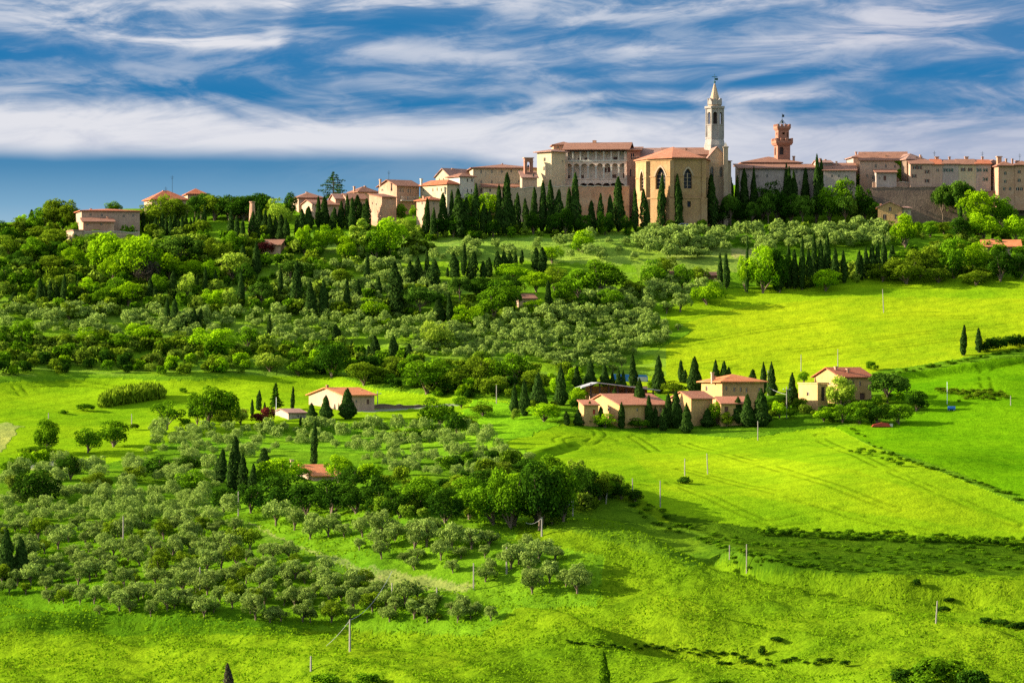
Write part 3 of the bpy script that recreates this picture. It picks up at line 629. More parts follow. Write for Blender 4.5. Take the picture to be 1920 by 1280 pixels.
class House:
    """box house: origin at the corner seen in column c at distance D; the front wall runs to column r, turned by a degrees"""
    def __init__(s, name, label, c, D, a, r, eave, base, l=None, depth=None, wall='cream', roof='roof', style='hip', ridge=None, over=.55, cat='house', group=None, sink=4):
        a = math.radians(a); s.a, s.D, s.c = a, D, c; k = lambda p: (p - CX) / F
        X0 = k(c) * D; kr = k(r); s.X0 = X0
        s.R = (kr * D - X0) / (math.cos(a) - kr * math.sin(a))
        s.L = (X0 - k(l) * D) / (math.sin(a) + k(l) * math.cos(a)) if l is not None else depth
        s.zb = (YH - base) / F * D; s.he = (YH - eave) / F * D - s.zb; s.rh = (eave - ridge) / F * D if ridge else 1.2
        s.root = thing(name, label, cat, (X0, D, s.zb), a, group); s.wall, s.roofm, s.style, s.over, s.sink = wall, roof, style, over, sink
        s.holes = {'F': [], 'L': [], 'R': []}; s.wins = []
    def loc(s, wall, px, py):
        k = (px - CX) / F; ca, sa = math.cos(s.a), math.sin(s.a)
        if wall == 'F': t_ = (k * s.D - s.X0) / (ca - k * sa); Y = s.D + t_ * sa
        elif wall == 'L': t_ = (s.X0 - k * s.D) / (sa + k * ca); Y = s.D + t_ * ca
        else:
            X1, Y1 = s.X0 + s.R * ca, s.D + s.R * sa; t_ = (X1 - k * Y1) / (sa + k * ca); Y = Y1 + t_ * ca
        return t_, (YH - py) / F * Y - s.zb, Y
    def win(s, wall, px, py, w_, h_, kind='window', sty='rect', shut=None, pane='glass', trim=False):
        t_, z_, Y = s.loc(wall, px, py); W_, H_ = w_ / F * Y, h_ / F * Y
        if wall == 'L' : W_ = W_ / max(.45, math.sin(abs(s.a)))
        if wall == 'R': W_ = W_ / max(.3, abs(math.sin(s.a)))
        W_ = min(W_, 5)
        tmax = s.R if wall == 'F' else s.L
        W_ = min(W_, 2 * (t_ - .2), 2 * (tmax - .2 - t_))
        if W_ < .2: return s
        s.holes[wall].append((t_ - W_ / 2, t_ + W_ / 2, z_ - H_ / 2, z_ + H_ / 2, sty)); s.wins.append((wall, t_, z_, W_, H_, kind, shut, pane, trim)); return s
    def fn(s, wall):
        if wall == 'F': return lambda u, z, d=0: (u, d, z)
        if wall == 'L': return lambda u, z, d=0: (d, u, z)
        return lambda u, z, d=0: (s.R - d, u, z)
    def done(s, chim=(), wallpart='wall'):
        mb = MB(); z0 = -s.sink; rec = .28
        ftop = s.he; 
        panel(mb, s.fn('F'), 0, s.R, z0, ftop, s.holes['F'], rec); panel(mb, s.fn('L'), 0, s.L, z0, ftop, s.holes['L'], rec); panel(mb, s.fn('R'), 0, s.L, z0, ftop, s.holes['R'], rec)
        mb.poly([(0, s.L, z0), (s.R, s.L, z0), (s.R, s.L, ftop), (0, s.L, ftop)])
        he, rh, o, R_, L_ = s.he, s.rh, s.over, s.R, s.L
        if s.style == 'gx':
            for x in (0, R_): mb.poly([(x, 0, he), (x, L_, he), (x, L_ / 2, he + rh)])
        if s.style == 'gy':
            for y in (0, L_): mb.poly([(0, y, he), (R_, y, he), (R_ / 2, y, he + rh)])
        if s.style == 'shed': 
            for x in (0, R_): mb.poly([(x, 0, he), (x, L_, he), (x, L_, he + rh)])
            mb.poly([(0, L_, he), (R_, L_, he), (R_, L_, he + rh), (0, L_, he + rh)])
        link(wallpart, mb.mesh(wallpart, M[s.wall], False), s.root)
        rb = MB(); th = .22; g = .03
        if s.style == 'gx':
            sl = rh / (L_ / 2); rb.prism([(-o, he - o * sl + g), (L_ / 2, he + rh + g), (L_ + o, he - o * sl + g), (L_ + o, he - o * sl + g + th), (L_ / 2, he + rh + g + th), (-o, he - o * sl + g + th)], -o * .7, R_ + o * .7)
        elif s.style == 'gy':
            sl = rh / (R_ / 2); rb.prism([(-o, he - o * sl + g), (R_ / 2, he + rh + g), (R_ + o, he - o * sl + g), (R_ + o, he - o * sl + g + th), (R_ / 2, he + rh + g + th), (-o, he - o * sl + g + th)], -o * .7, L_ + o * .7, 'y')
        elif s.style == 'shed':
            sl = rh / L_; rb.prism([(-o, he - o * sl + g), (L_ + o, he + rh + o * sl + g), (L_ + o, he + rh + o * sl + g + th), (-o, he - o * sl + g + th)], -o * .7, R_ + o * .7)
        elif s.style == 'hip':
            x0, x1, y0, y1 = -o, R_ + o, -o, L_ + o; m = min(x1 - x0, y1 - y0) / 2
            A = [(x0, y0), (x1, y0), (x1, y1), (x0, y1)]; b = len(rb.v)
            rb.v += [(x, y, he + g) for x, y in A] + [(x, y, he + g + th) for x, y in A]
            if x1 - x0 >= y1 - y0: rg = [(x0 + m, (y0 + y1) / 2), (x1 - m + .01, (y0 + y1) / 2)]
            else: rg = [((x0 + x1) / 2, y0 + m), ((x0 + x1) / 2, y1 - m + .01)]
            rb.v += [(*q, he + rh + th) for q in rg]; rb.f += [(b, b + 3, b + 2, b + 1)] + [(b + i, b + (i + 1) % 4, b + 4 + (i + 1) % 4, b + 4 + i) for i in range(4)]
            t4, r0, r1 = b + 4, b + 8, b + 9
            rb.f += [(t4, t4 + 1, r1, r0), (t4 + 1, t4 + 2, r1), (t4 + 2, t4 + 3, r0, r1), (t4 + 3, t4, r0)] if x1 - x0 >= y1 - y0 else [(t4, t4 + 1, r0), (t4 + 1, t4 + 2, r1, r0), (t4 + 2, t4 + 3, r1), (t4 + 3, t4, r0, r1)]
        else: rb.box(-.15, R_ + .15, -.15, L_ + .15, he + g, he + .35)
        rf = rb.build('roof', M[s.roofm], s.root)
        for (px, py, w_, frac, *m_) in chim:       # column and row of the chimney's top, its width, how far back it stands
            t_, z_, Y = s.loc('F', px, py); Wc = w_ / F * Y; y_ = s.L * frac; z_ = z_ * (1 + y_ / s.D)
            cb = MB(); cb.box(t_ - Wc / 2, t_ + Wc / 2, y_ - Wc / 2, y_ + Wc / 2, he - .2, z_ - .25); cb.box(t_ - Wc * .68, t_ + Wc * .68, y_ - Wc * .68, y_ + Wc * .68, z_ - .25, z_)
            cb.build('chimney', M[m_[0] if m_ else 'brick'], rf)
        for wall, t_, z_, W_, H_, kind, shut, pane, trim in s.wins:
            f = s.fn(wall); p = MB(); a_, b_, c_, d_ = t_ - W_ / 2 - .05, t_ + W_ / 2 + .05, z_ - H_ / 2 - .05, z_ + H_ / 2 + .05
            def bx(m_, u0, u1, q0, q1, d0, d1):
                P_ = [f(u, q, d) for d in (d0, d1) for q in (q0, q1) for u in (u0, u1)]; b0 = len(m_.v); m_.v += P_
                m_.f += [tuple(b0 + i for i in q) for q in ((0, 2, 3, 1), (4, 5, 7, 6), (0, 1, 5, 4), (2, 6, 7, 3), (0, 4, 6, 2), (1, 3, 7, 5))]
            bx(p, a_, b_, c_, d_, .20, .26); wn = p.build(kind, M[pane], s.root)
            if kind == 'window' and W_ > .4:
                q = MB(); bw = .06; bx(q, t_ - bw, t_ + bw, c_ + .05, d_ - .05, .13, .2); bx(q, a_ + .05, b_ - .05, d_ - .2, d_ - .05, .13, .195)
                if trim: bx(q, a_ - .12, b_ + .12, c_ - .16, c_ + .04, -.10, .19)
                q.build('frame', M['stone'], wn)
            if shut:
                for sg in (-1, 1):
                    q = MB(); e0 = t_ + sg * (W_ / 2 + .04); e1 = t_ + sg * (W_ / 2 + .04 + W_ * .42); bx(q, min(e0, e1), max(e0, e1), c_, d_, -.09, -.02); q.build('shutter', M[shut], wn)
        return s.root
    def wins_row(s, wall, pts, w_, h_, **kw):
        for (px, py) in pts: s.win(wall, px, py, w_, h_, **kw)
        return s

# ---- western edge of the hill
h = House('farmhouse', 'long two-storey brick farmhouse with low lean-to at the western end of the ridge', 153, 985, 14, 262, 396, 440, l=131, wall='pink', roof='roofred', style='hip', ridge=390)
h.wins_row('L', [(142, 402), (141, 417)], 3.5, 5); h.wins_row('F', [(170, 402), (191, 403), (232, 405), (250, 404)], 3.5, 5, shut=None); h.done([(182, 388, 3, .5), (213, 390, 3, .5)])
h = House('lean_to_house', 'low brick lean-to with a sloping roof against the western farmhouse', 156, 979, 12, 214, 416, 446, depth=5, wall='brick', roof='roof', style='shed', ridge=409)
h.wins_row('F', [(164, 421), (190, 420)], 3.5, 4); h.done([(205, 405, 3, .8)])
h = House('stone_shed', 'small flat-topped sandstone shed below the western farmhouse', 138, 972, 20, 155, 433, 452, l=125, wall='sand', roof='roofold', style='flat'); h.win('F', 141, 442, 3, 5).done()
h = House('red_villa', 'villa under a broad red hipped roof behind the western trees', 285, 1010, 20, 352, 375, 394, l=270, wall='pink', roof='roofred', style='hip', ridge=357); h.wins_row('F', [(300, 380), (320, 379), (338, 379)], 3, 4).done([(314, 356, 3, .5)])
h = House('red_villa', 'smaller red hipped roof showing just east of the western villa', 352, 1022, 12, 386, 365, 388, l=345, wall='pink', roof='roofred', style='hip', ridge=354); h.win('F', 360, 370, 3, 4).done()
h = House('brick_house', 'low brick house half covered by dark red creeper among cypresses', 478, 960, -10, 526, 459, 480, depth=7, wall='brick', roof='roof', style='gx', ridge=450); h.wins_row('F', [(490, 467), (512, 467)], 3, 4).done()
h = House('cottage', 'small pink cottage roof above the umbrella pines on the crest', 430, 1005, 8, 466, 398, 412, depth=7, wall='pink', roof='roof', style='gx', ridge=392); h.win('F', 450, 403, 3, 4).done()
# ---- houses climbing to the town
h = House('town_house', 'pink house with hipped brown roof lowest on the ridge beside the cedar', 560, 1010, 15, 606, 372, 400, l=543, wall='pink', roof='roof', style='hip', ridge=361); h.wins_row('F', [(568, 378), (590, 379)], 3, 4).done([(584, 358, 3, .5)])
h = House('town_house', 'low terracotta house roof just below the cedar tree', 590, 1000, 22, 636, 384, 412, l=562, wall='pink', roof='roof', style='gx', ridge=374); h.wins_row('F', [(605, 391), (622, 391)], 3, 4).done()
h = House('town_house', 'small pink house with shallow roof to the east of the cedar', 629, 1004, 20, 652, 372, 400, l=619, wall='pink', roof='roofold', style='gx', ridge=364); h.win('F', 640, 378, 3, 4).done()
h = House('town_house', 'cream gabled house with brown roof behind the low pink rooftops', 672, 1014, 30, 708, 361, 390, l=655, wall='cream', roof='roof', style='hip', ridge=350); h.wins_row('F', [(684, 367)], 3, 4).done([(671, 349, 3, .4), (693, 348, 3, .5)])
h = House('town_house', 'pink house with reddish roof wedged before the gabled brick house', 652, 1002, 20, 688, 373, 408, l=636, wall='pink', roof='roof', style='gx', ridge=363); h.wins_row('F', [(663, 382), (676, 384)], 3, 4.5).done()
h = House('town_house', 'tall narrow brick house with plain walls under the gabled house', 716, 990, 38, 743, 370, 420, l=692, wall='brick', roof='roof', style='shed', ridge=363, over=.4)
h.wins_row('L', [(699, 381), (706, 383), (709, 397)], 2.6, 4); h.win('F', 733, 371, 3, 5).done()
h = House('gabled_house', 'large gabled brick house with a long balcony on its shaded side', 744, 1003, 36, 786, 348, 382, l=710, wall='brick', roof='roof', style='gx', ridge=337, over=.7)
h.wins_row('L', [(717, 356), (734, 355)], 4, 4, sty='arch'); h.wins_row('F', [(751, 357), (755.5, 357), (765.5, 357.5), (769.5, 358), (752, 371), (765, 371), (778, 371)], 2.8, 7); h.done([(730, 335, 3, .5)])
bal = MB(); 
for x in np.linspace(1.0, h.R - 1, 14): bal.box(x - .03, x + .03, -1.05, -.99, h.he - 3.9, h.he - 2.9)
bal.box(.8, h.R - .8, -1.1, -.05, h.he - 4.1, h.he - 3.9); bal.box(.8, h.R - .8, -1.08, -.98, h.he - 2.95, h.he - 2.87); bal.build('balcony', M['stone'], h.root)
h = House('small_house', 'small square pink house with red roof below the cream houses', 804, 985, 35, 829, 376, 412, l=781, wall='pink', roof='roofred', style='hip', ridge=369); h.wins_row('L', [(792, 381)], 3, 4.5); h.wins_row('F', [(813, 381)], 3, 4.5).done([(806, 367, 3, .5)])
h = House('cream_house', 'broad cream house with red hipped roof and a row of small windows', 838, 998, 38, 861, 346, 384, l=788, wall='cream', roof='roofred', style='hip', ridge=337)
h.wins_row('L', [(794, 356), (812, 356), (820, 355), (828, 356)], 2.6, 6); h.done([(810, 334, 3.5, .4, 'stone')])
h = House('cream_house', 'tall cream house with a steep gable behind the red hipped roof', 843, 1012, 40, 886, 330, 372, l=817, wall='cream', roof='roofold', style='gx', ridge=316); h.wins_row('L', [(824, 337), (832, 336)], 2.6, 4).done([(861, 315, 4, .5)])
h = House('cream_house', 'plain cream house with four narrow windows joined to the convent', 862, 1000, 32, 889, 332, 376, l=839, wall='white', roof='roof', style='hip', ridge=325)
h.wins_row('F', [(876.5, 338), (885, 338), (876.5, 358), (884.5, 358)], 2.6, 6).done()
h = House('convent', 'long ochre convent with a low brown roof and scattered small windows', 887, 1008, 6, 1007, 316, 368, l=871, wall='cream', roof='roof', style='hip', ridge=306, over=.7, cat='convent')
h.wins_row('F', [(922, 321.5), (941, 321.5), (958.5, 320.5), (973, 320.5), (973, 340), (922, 341), (902, 322), (902, 341), (902, 357)], 2.8, 6).done([(949, 303, 2, .4)])
h = House('convent_annex', 'low annex with a single-pitch roof at the foot of the convent', 906, 1003, 4, 972, 351, 376, depth=4.5, wall='cream', roof='roof', style='shed', ridge=345); h.wins_row('F', [(919, 357), (944, 358)], 2.6, 5).done()
# brick bell cote with its arched opening
t_ = thing('bell_cote', 'orange brick bell cote with an arched opening at the convent end', 'bell cote', world(984, 360, 1000), R(14)); s_ = 1000 / F
mb = MB(); fb = lambda u, z, d=0: (u, d, z); Wb = 2.3; Hb = (360 - 297) * s_; o0, o1 = Hb - 3.6, Hb - .75
panel(mb, fb, 0, Wb, -4, Hb, [(.65, 1.65, o0, o1, 'arch')], .7); panel(mb, lambda u, z, d=0: (u, 1.4 - d, z), 0, Wb, -4, Hb, [(.65, 1.65, o0, o1, 'arch')], .7)
for x in (0, Wb): mb.poly([(x, 0, -4), (x, 1.4, -4), (x, 1.4, Hb), (x, 0, Hb)])
link('wall', mb.mesh('wall', M['rbrick'], False), t_)
MB().box(-.25, Wb + .25, -.25, 1.65, Hb + .01, Hb + .25).box(-.12, Wb + .12, -.12, 1.52, Hb - .9 + .0, Hb - .78).build('cornice', M['brick'], t_)
bl = MB().frustum(10, .34, .16, o0 + 1.2, o0 + 1.9, 1.15, .7).build('bell', M['bronze'], t_)
h = House('brick_lean_to', 'brick buttress wall stepping down beside the bell cote', 979, 998, 8, 1007, 333, 372, depth=4, wall='sand', roof='roofold', style='shed', ridge=322); h.win('F', 1000, 330, 3, 8).done()

# terrace and retaining walls
def wall_run(name, label, p0, p1, D0, D1, top0, top1, bot, m, thick=1.0, n=14, cat='wall'):
    x0, y0, _ = world(p0, 0, D0); x1, y1, _ = world(p1, 0, D1); zt0 = (YH - top0) / F * D0; zt1 = (YH - top1) / F * D1; zb = (YH - bot) / F * max(D0, D1) - 3
    t_ = thing(name, label, cat, (x0, y0, zb), math.atan2(y1 - y0, x1 - x0)); Ln = math.hypot(x1 - x0, y1 - y0); r_ = random.Random(int(p0)); mb = MB()
    top = [(Ln * i / n, (zt0 - zb) + (zt1 - zt0) * i / n + (r_.random() - .5) * .35) for i in range(n + 1)]
    mb.prism([(0, 0)] + [(Ln, 0)] + top[::-1], 0, thick, 'y'); mb.build('wall', M[m], t_)
    cp = MB(); 
    for (a, b) in zip(top[:-1], top[1:]): cp.poly([(a[0], -.12, a[1] + .005), (b[0], -.12, b[1] + .005), (b[0], thick + .12, b[1] + .005), (a[0], thick + .12, a[1] + .005)]); cp.poly([(a[0], -.12, a[1] + .2), (b[0], -.12, b[1] + .2), (b[0], thick + .12, b[1] + .2), (a[0], thick + .12, a[1] + .2)]); cp.poly([(a[0], -.12, a[1] + .005), (b[0], -.12, b[1] + .005), (b[0], -.12, b[1] + .2), (a[0], -.12, a[1] + .2)])
    cp.build('coping', M['stone' if m != 'rubble' else 'rubble'], t_); return t_
wall_run('terrace_wall', 'tall pale brick terrace wall under the convent garden', 948, 1062, 994, 997, 354, 350, 445, 'sand')
wall_run('terrace_wall', 'orange brick terrace wall under the arcaded palace', 1062, 1180, 997, 999, 349, 350, 440, 'brick')
wall_run('garden_wall', 'low sandstone garden wall in front of the western farmhouse', 153, 262, 973, 976, 434, 437, 446, 'sand', .6)
wall_run('town_wall', 'high dark rubble town wall behind the small ochre house', 1632, 1812, 1002, 1000, 353, 350, 425, 'rubble', 1.5)
wall_run('town_wall', 'pink brick parapet between the ivy house and the palace houses', 1636, 1716, 1006, 1006, 343, 342, 362, 'pink', .5)
wall_run('roadside_wall', 'pale wall below the tall eastern houses', 1812, 1925, 1003, 1003, 360, 357, 392, 'rubble', 1)
wall_run('field_wall', 'dark dry-stone wall running east from the peach farmhouse', 700, 800, 808, 815, 759, 761, 770, 'rubble', .6)

# ---- palace with the arcaded garden front
TP = 'pale corner block of the palace with two small windows'
h = House('palace_wing', 'pale plastered corner block west of the arcaded palace front', 1034, 1000, 42, 1060, 285, 360, l=1007, wall='cream', roof='roofold', style='hip', ridge=280, over=.8, cat='palace wing')
h.wins_row('L', [(1021.5, 299), (1021, 316)], 4.2, 7, shut=None); h.wins_row('F', [(1055, 303)], 3, 4).done()
h = House('palace_attic', 'small attic block on the palace roof with three square openings', 1038, 1022, 4, 1078, 273, 290, depth=7, wall='brick', roof='roof', style='hip', ridge=266, over=.5, cat='palace wing'); h.wins_row('F', [(1046, 276), (1055, 276)], 3, 5).done()
D0 = 1007.0; s_ = D0 / F
pal = thing('palace', 'arcaded palace with a white three-level loggia facing the valley', 'palace', world(1060, 345, D0), R(-7))
ca, sa = math.cos(R(-7)), math.sin(R(-7))
def pal_t(px): k = (px - CX) / F; X0 = (1060 - CX) / F * D0; return (k * D0 - X0) / (ca - k * sa)
RP = pal_t(1176); zz = lambda py: (345 - py) * s_ * .995
cx_ = [pal_t(v) for v in (1060, 1074, 1088, 1102.5, 1117.5, 1132, 1146, 1160, 1175)]
BK = 1.4
mb = MB(); small = [(pal_t(p) - .55, pal_t(p) + .55, zz(q) - .7, zz(q) + .7) for p, q in ((1063, 302), (1086, 301), (1099, 300), (1153, 299), (1064, 333), (1090, 333), (1133, 319), (1151, 332), (1171, 330), (1142, 318))]
panel(mb, lambda u, z, d=0: (u, BK + d, z), 0, RP, -6, zz(283), small, .3)
mb.poly([(0, 0, -6), (0, 14, -6), (0, 14, zz(283)), (0, 0, zz(283))]); mb.poly([(0, 14, -6), (RP, 14, -6), (RP, 14, zz(283)), (0, 14, zz(283))]); mb.poly([(RP, 0, -6), (RP, 14, -6), (RP, 14, zz(283)), (RP, 0, zz(283))])
link('wall', mb.mesh('wall', M['loggia'], False), pal)
for a_, b_, c_, d_ in small: MB().box(a_ - .05, b_ + .05, BK + .2, BK + .27, c_ - .05, d_ + .05).build('window', M['shutter'], pal)
# base storey with round arches, arcade plate above the columns
mb = MB(); ba = [(pal_t(p) - 1.15, pal_t(p) + 1.15, zz(352), zz(343.5), 'arch') for p in (1094, 1108, 1122, 1137, 1151, 1164)]
panel(mb, lambda u, z, d=0: (u, d, z), 0, RP, -8, zz(336.5), ba, 1.2); link('base_arcade', mb.mesh('base_arcade', M['loggia'], False), pal)
MB().box(.3, RP - .3, 1.2, 1.3, -8, zz(343) + .2).build('dark_backing', M['dark'], pal)  # dark sheet standing in for the shade inside the base arches
MB().box(0, RP, -.15, BK - .01, zz(336.5) + .004, zz(336.5) + .25).build('lower_floor', M['loggia'], pal)
mb = MB(); ar = [(a_ + .22, b_ - .22, zz(336.4), zz(306.8), 'arch') for a_, b_ in zip(cx_[:-1], cx_[1:])]
ztop = zz(303.5)
for h_ in ar:
    a_, b_, _, d_ = h_[:4]; r_ = (b_ - a_) / 2; m_ = (a_ + b_) / 2; zs_ = d_ - r_; n = 12
    arc = [(m_ + r_ * math.cos(math.pi * i / n), zs_ + r_ * math.sin(math.pi * i / n)) for i in range(n + 1)]
    for q, p in zip(arc[:-1], arc[1:]):
        for y_ in (0.0, .5): mb.poly([(q[0], y_, q[1]), (p[0], y_, p[1]), (p[0], y_, ztop), (q[0], y_, ztop)])
        mb.poly([(q[0], 0, q[1]), (p[0], 0, p[1]), (p[0], .5, p[1]), (q[0], .5, q[1])])
    for x_ in ((a_, a_ - .22), (b_, b_ + .22)): 
        for y_ in (0.0, .5): mb.poly([(x_[0], y_, zs_), (x_[1], y_, zs_), (x_[1], y_, ztop), (x_[0], y_, ztop)])
link('arch_band', mb.mesh('arch_band', M['loggia'], False), pal)
MB().box(0, RP, -.12, BK - .01, ztop + .004, ztop + .5).build('upper_floor', M['white'], pal)
for i, x in enumerate(cx_[1:-1]):
    zs_ = zz(306.8) - (cx_[1] - cx_[0] - .44) / 2
    MB().box(x - .2, x + .2, .03, .43, zz(336.5) + .25, zs_ - .3).box(x - .33, x + .33, -.06, .52, zs_ - .3, zs_ - .01).build('column', M['white'], pal)
    MB().box(x - .16, x + .16, .05, .37, ztop + .5, zz(284.5) - .35).box(x - .28, x + .28, -.05, .47, zz(284.5) - .35, zz(284.5) - .01).build('column', M['white'], pal)
for x in (cx_[0] + .3, cx_[-1] - .3): MB().box(x - .35, x + .35, .02, .6, zz(336.5) + .25, zz(284.5)).build('pier', M['loggia'], pal)
# eaves beam and roof (hipped to the east)
MB().box(-.2, RP + .2, -.1, 14.2, zz(284.4), zz(284.4) + .6).build('eaves_beam', M['dark'], pal)
rb = MB(); o = 1.1; zr0 = zz(284.4) + .62; zr1 = zz(266)
rb.prism([(-o, zr0 - .25), (6.8, zr1), (14 + o, zr0), (14 + o, zr0 + .2), (6.8, zr1 + .22), (-o, zr0 - .03)], -.8, RP + .8, 'x'); rf = rb.build('roof', M['roof'], pal)
for p in (1110,): x = pal_t(p); MB().box(x - .5, x + .5, 6.3, 7.3, zr1 - .5, zr1 + .8).build('chimney', M['brick'], rf)
h = House('palace_wing', 'orange brick corner wing of the palace with paired windows beside the church', 1176, 1004, -3, 1200, 282, 378, depth=22, wall='rbrick', roof='roof', style='shed', ridge=268, over=.8, cat='palace wing')
for p_, q_ in ((1184, 293), (1188, 293), (1182.5, 324), (1187, 324)): h.win('F', p_, q_, 2.6, 13 if q_ > 300 else 11, sty='arch')
h.done()

# ---- cathedral: polygonal choir, nave roofs, transept, octagonal belfry
Dc = 985.0; sc = Dc / F
cath = thing('cathedral', 'ochre cathedral choir with polygonal red roof on a high base', 'cathedral', world(1260, 425, Dc), 0)
zc = lambda py: (425 - py) * sc
def cxy(px, dy): X = (px - CX) / F * (Dc + dy); return (X - (1260 - CX) / F * Dc, dy)
Q = [cxy(1192, 13), cxy(1215, 4.6), cxy(1260, 0), cxy(1320, 2.6), cxy(1330, 14)]
zev, zst = zc(297), zc(372)
mb = MB(); md = MB()
wins = [(1, .52, 5, 17, zc(354), zc(319)), (0, .5, 2.2, 0, zc(355), zc(319)), (2, .5, 3.4, 0, zc(353), zc(318))]
def seg(i):
    a, b = Q[i], Q[i + 1]; L_ = math.hypot(b[0] - a[0], b[1] - a[1]); d = ((b[0] - a[0]) / L_, (b[1] - a[1]) / L_); n_ = (-d[1], d[0])
    if n_[1] < 0: n_ = (-n_[0], -n_[1])
    return a, L_, lambda u, z, dep=0, o=0: (a[0] + d[0] * u + n_[0] * (dep - o), a[1] + d[1] * u + n_[1] * (dep - o), z)
spec = {0: (.5, 2.9, zc(355), zc(318)), 1: (.52, 3.2, zc(354), zc(313)), 2: (.50, 2.3, zc(353), zc(316))}
for i in range(4):
    a, L_, f = seg(i); hol = []
    if i in spec: c_, w_, z0_, z1_ = spec[i]; hol = [(L_ * c_ - w_ / 2, L_ * c_ + w_ / 2, z0_, z1_, 'point')]
    panel(mb, f, 0, L_, zst, zev, hol, .75)
    if i == 1: panel(mb, lambda u, z, d=0: f(u, z, d, .35), -.2, L_ + .15, -8, zst, [], .3)
    elif i == 2: panel(mb, lambda u, z, d=0: f(u, z, d, .35), -.15, L_ + .2, -8, zst, [(L_ * .52 - .5, L_ * .52 + .5, zc(388), zc(377))], .5)
    else: panel(mb, lambda u, z, d=0: f(u, z, d, .35), -.2, L_ + .2, -8, zst, [], .3)
link('wall', mb.mesh('wall', M['apse'], False), cath)
for i in range(4):
    a, L_, f = seg(i); sc_ = MB()
    for z_ in (zst, zc(331), zev - .5):
        P_ = [f(u, z_ + dz, d, 0) for d in (-.5 if z_ == zst else -.14, .1) for dz in (0, .35) for u in (0, L_)]; b0 = len(sc_.v); sc_.v += P_
        sc_.f += [tuple(b0 + k_ for k_ in q) for q in ((0, 2, 3, 1), (4, 5, 7, 6), (0, 1, 5, 4), (2, 6, 7, 3), (0, 4, 6, 2), (1, 3, 7, 5))]
        if z_ != zev - .5 and z_ != zst and i in spec:      # course interrupted by the window
            for _ in range(8): sc_.v.pop()
            sc_.f = sc_.f[:-6]
            c_, w_ = spec[i][:2]
            for (u0, u1) in ((0, L_ * c_ - w_ / 2 - .3), (L_ * c_ + w_ / 2 + .3, L_)):
                b0 = len(sc_.v); sc_.v += [f(u, z_ + dz, d, 0) for d in (-.14, .1) for dz in (0, .3) for u in (u0, u1)]
                sc_.f += [tuple(b0 + k_ for k_ in q) for q in ((0, 2, 3, 1), (4, 5, 7, 6), (0, 1, 5, 4), (2, 6, 7, 3), (0, 4, 6, 2), (1, 3, 7, 5))]
    sc_.build('string_course', M['apse'], cath)
    if i in spec:      # glazing with stone mullion, arched surround
        c_, w_, z0_, z1_ = spec[i]; u0 = L_ * c_
        g_ = MB(); g_.poly([f(u0 - w_ / 2, z0_, .7), f(u0 + w_ / 2, z0_, .7), f(u0 + w_ / 2, z1_, .7), f(u0 - w_ / 2, z1_, .7)]); wn = g_.build('window', M['glass'], cath)
        fr = MB()
        def fbx(u0_, u1_, za, zb_, d0, d1):
            b0 = len(fr.v); fr.v += [f(u, z, d) for d in (d0, d1) for z in (za, zb_) for u in (u0_, u1_)]; fr.f += [tuple(b0 + k_ for k_ in q) for q in ((0, 2, 3, 1), (4, 5, 7, 6), (0, 1, 5, 4), (2, 6, 7, 3), (0, 4, 6, 2), (1, 3, 7, 5))]
        fbx(u0 - .09, u0 + .09, z0_, z1_ - w_ * .45, .5, .68)
        for zz_ in np.linspace(z0_ + .8, z1_ - w_ * .6, 4): fbx(u0 - w_ / 2, u0 + w_ / 2, zz_, zz_ + .07, .55, .66)
        # moulded pointed hood
        r_ = w_ / 2 + .28; k_ = 1.55; zs_ = z1_ - w_ / 2 * k_
        for j in range(12):
            t0, t1 = math.pi * j / 12, math.pi * (j + 1) / 12; e = lambda an, rr: (u0 + rr * math.cos(an), zs_ + rr * k_ * (1 - abs(math.cos(an)) ** 1.6) ** .75)
            pa, pb, pc, pd = e(t0, r_ - .25), e(t1, r_ - .25), e(t1, r_ + .1), e(t0, r_ + .1)
            fr.poly([f(*pa, -.12), f(*pb, -.12), f(*pc, -.12), f(*pd, -.12)]); fr.poly([f(*pd, -.12), f(*pc, -.12), f(*pc, .05), f(*pd, .05)]); fr.poly([f(*pa, -.12), f(*pb, -.12), f(*pb, .05), f(*pa, .05)])
        fr.build('tracery', M['sand'], wn)
for i, q in enumerate(Q[1:4]):
    MB().box(q[0] - .55, q[0] + .55, q[1] - .42, q[1] + .5, zst + .36, zev - .52).box(q[0] - .75, q[0] + .75, q[1] - .85, q[1] + .6, -8, zst - .01).build('buttress', M['apse'], cath)
g_ = MB(); _, L_, f = seg(2); g_.poly([f(L_ * .52 - .5, zc(388), .1), f(L_ * .52 + .5, zc(388), .1), f(L_ * .52 + .5, zc(377), .1), f(L_ * .52 - .5, zc(377), .1)]); g_.build('window', M['glass'], cath)
apx = (*cxy(1262, 11.5), zc(270.5)); rb = MB(); cen = apx[:2]
ring = [((q[0] - cen[0]) * 1.05 + cen[0], (q[1] - cen[1]) * 1.08 + cen[1], zev + .02) for q in Q]; ring = [(ring[0][0], 15, zev + .02)] + ring[0:] + [(ring[-1][0], 22, zev + .02)]
rtop = [(x, y, z + .28) for x, y, z in ring]
back = (cen[0], 24.0, apx[2])
rb.poly(ring[::-1]); 
for p, q in zip(range(len(ring) - 1), range(1, len(ring))): rb.poly([ring[p], ring[q], rtop[q], rtop[p]]); rb.poly([rtop[p], rtop[q], apx])
rb.poly([rtop[-1], back, apx]); rb.poly([back, rtop[0], apx]); link('roof', rb.mesh('roof', M['roofpink'], True), cath)
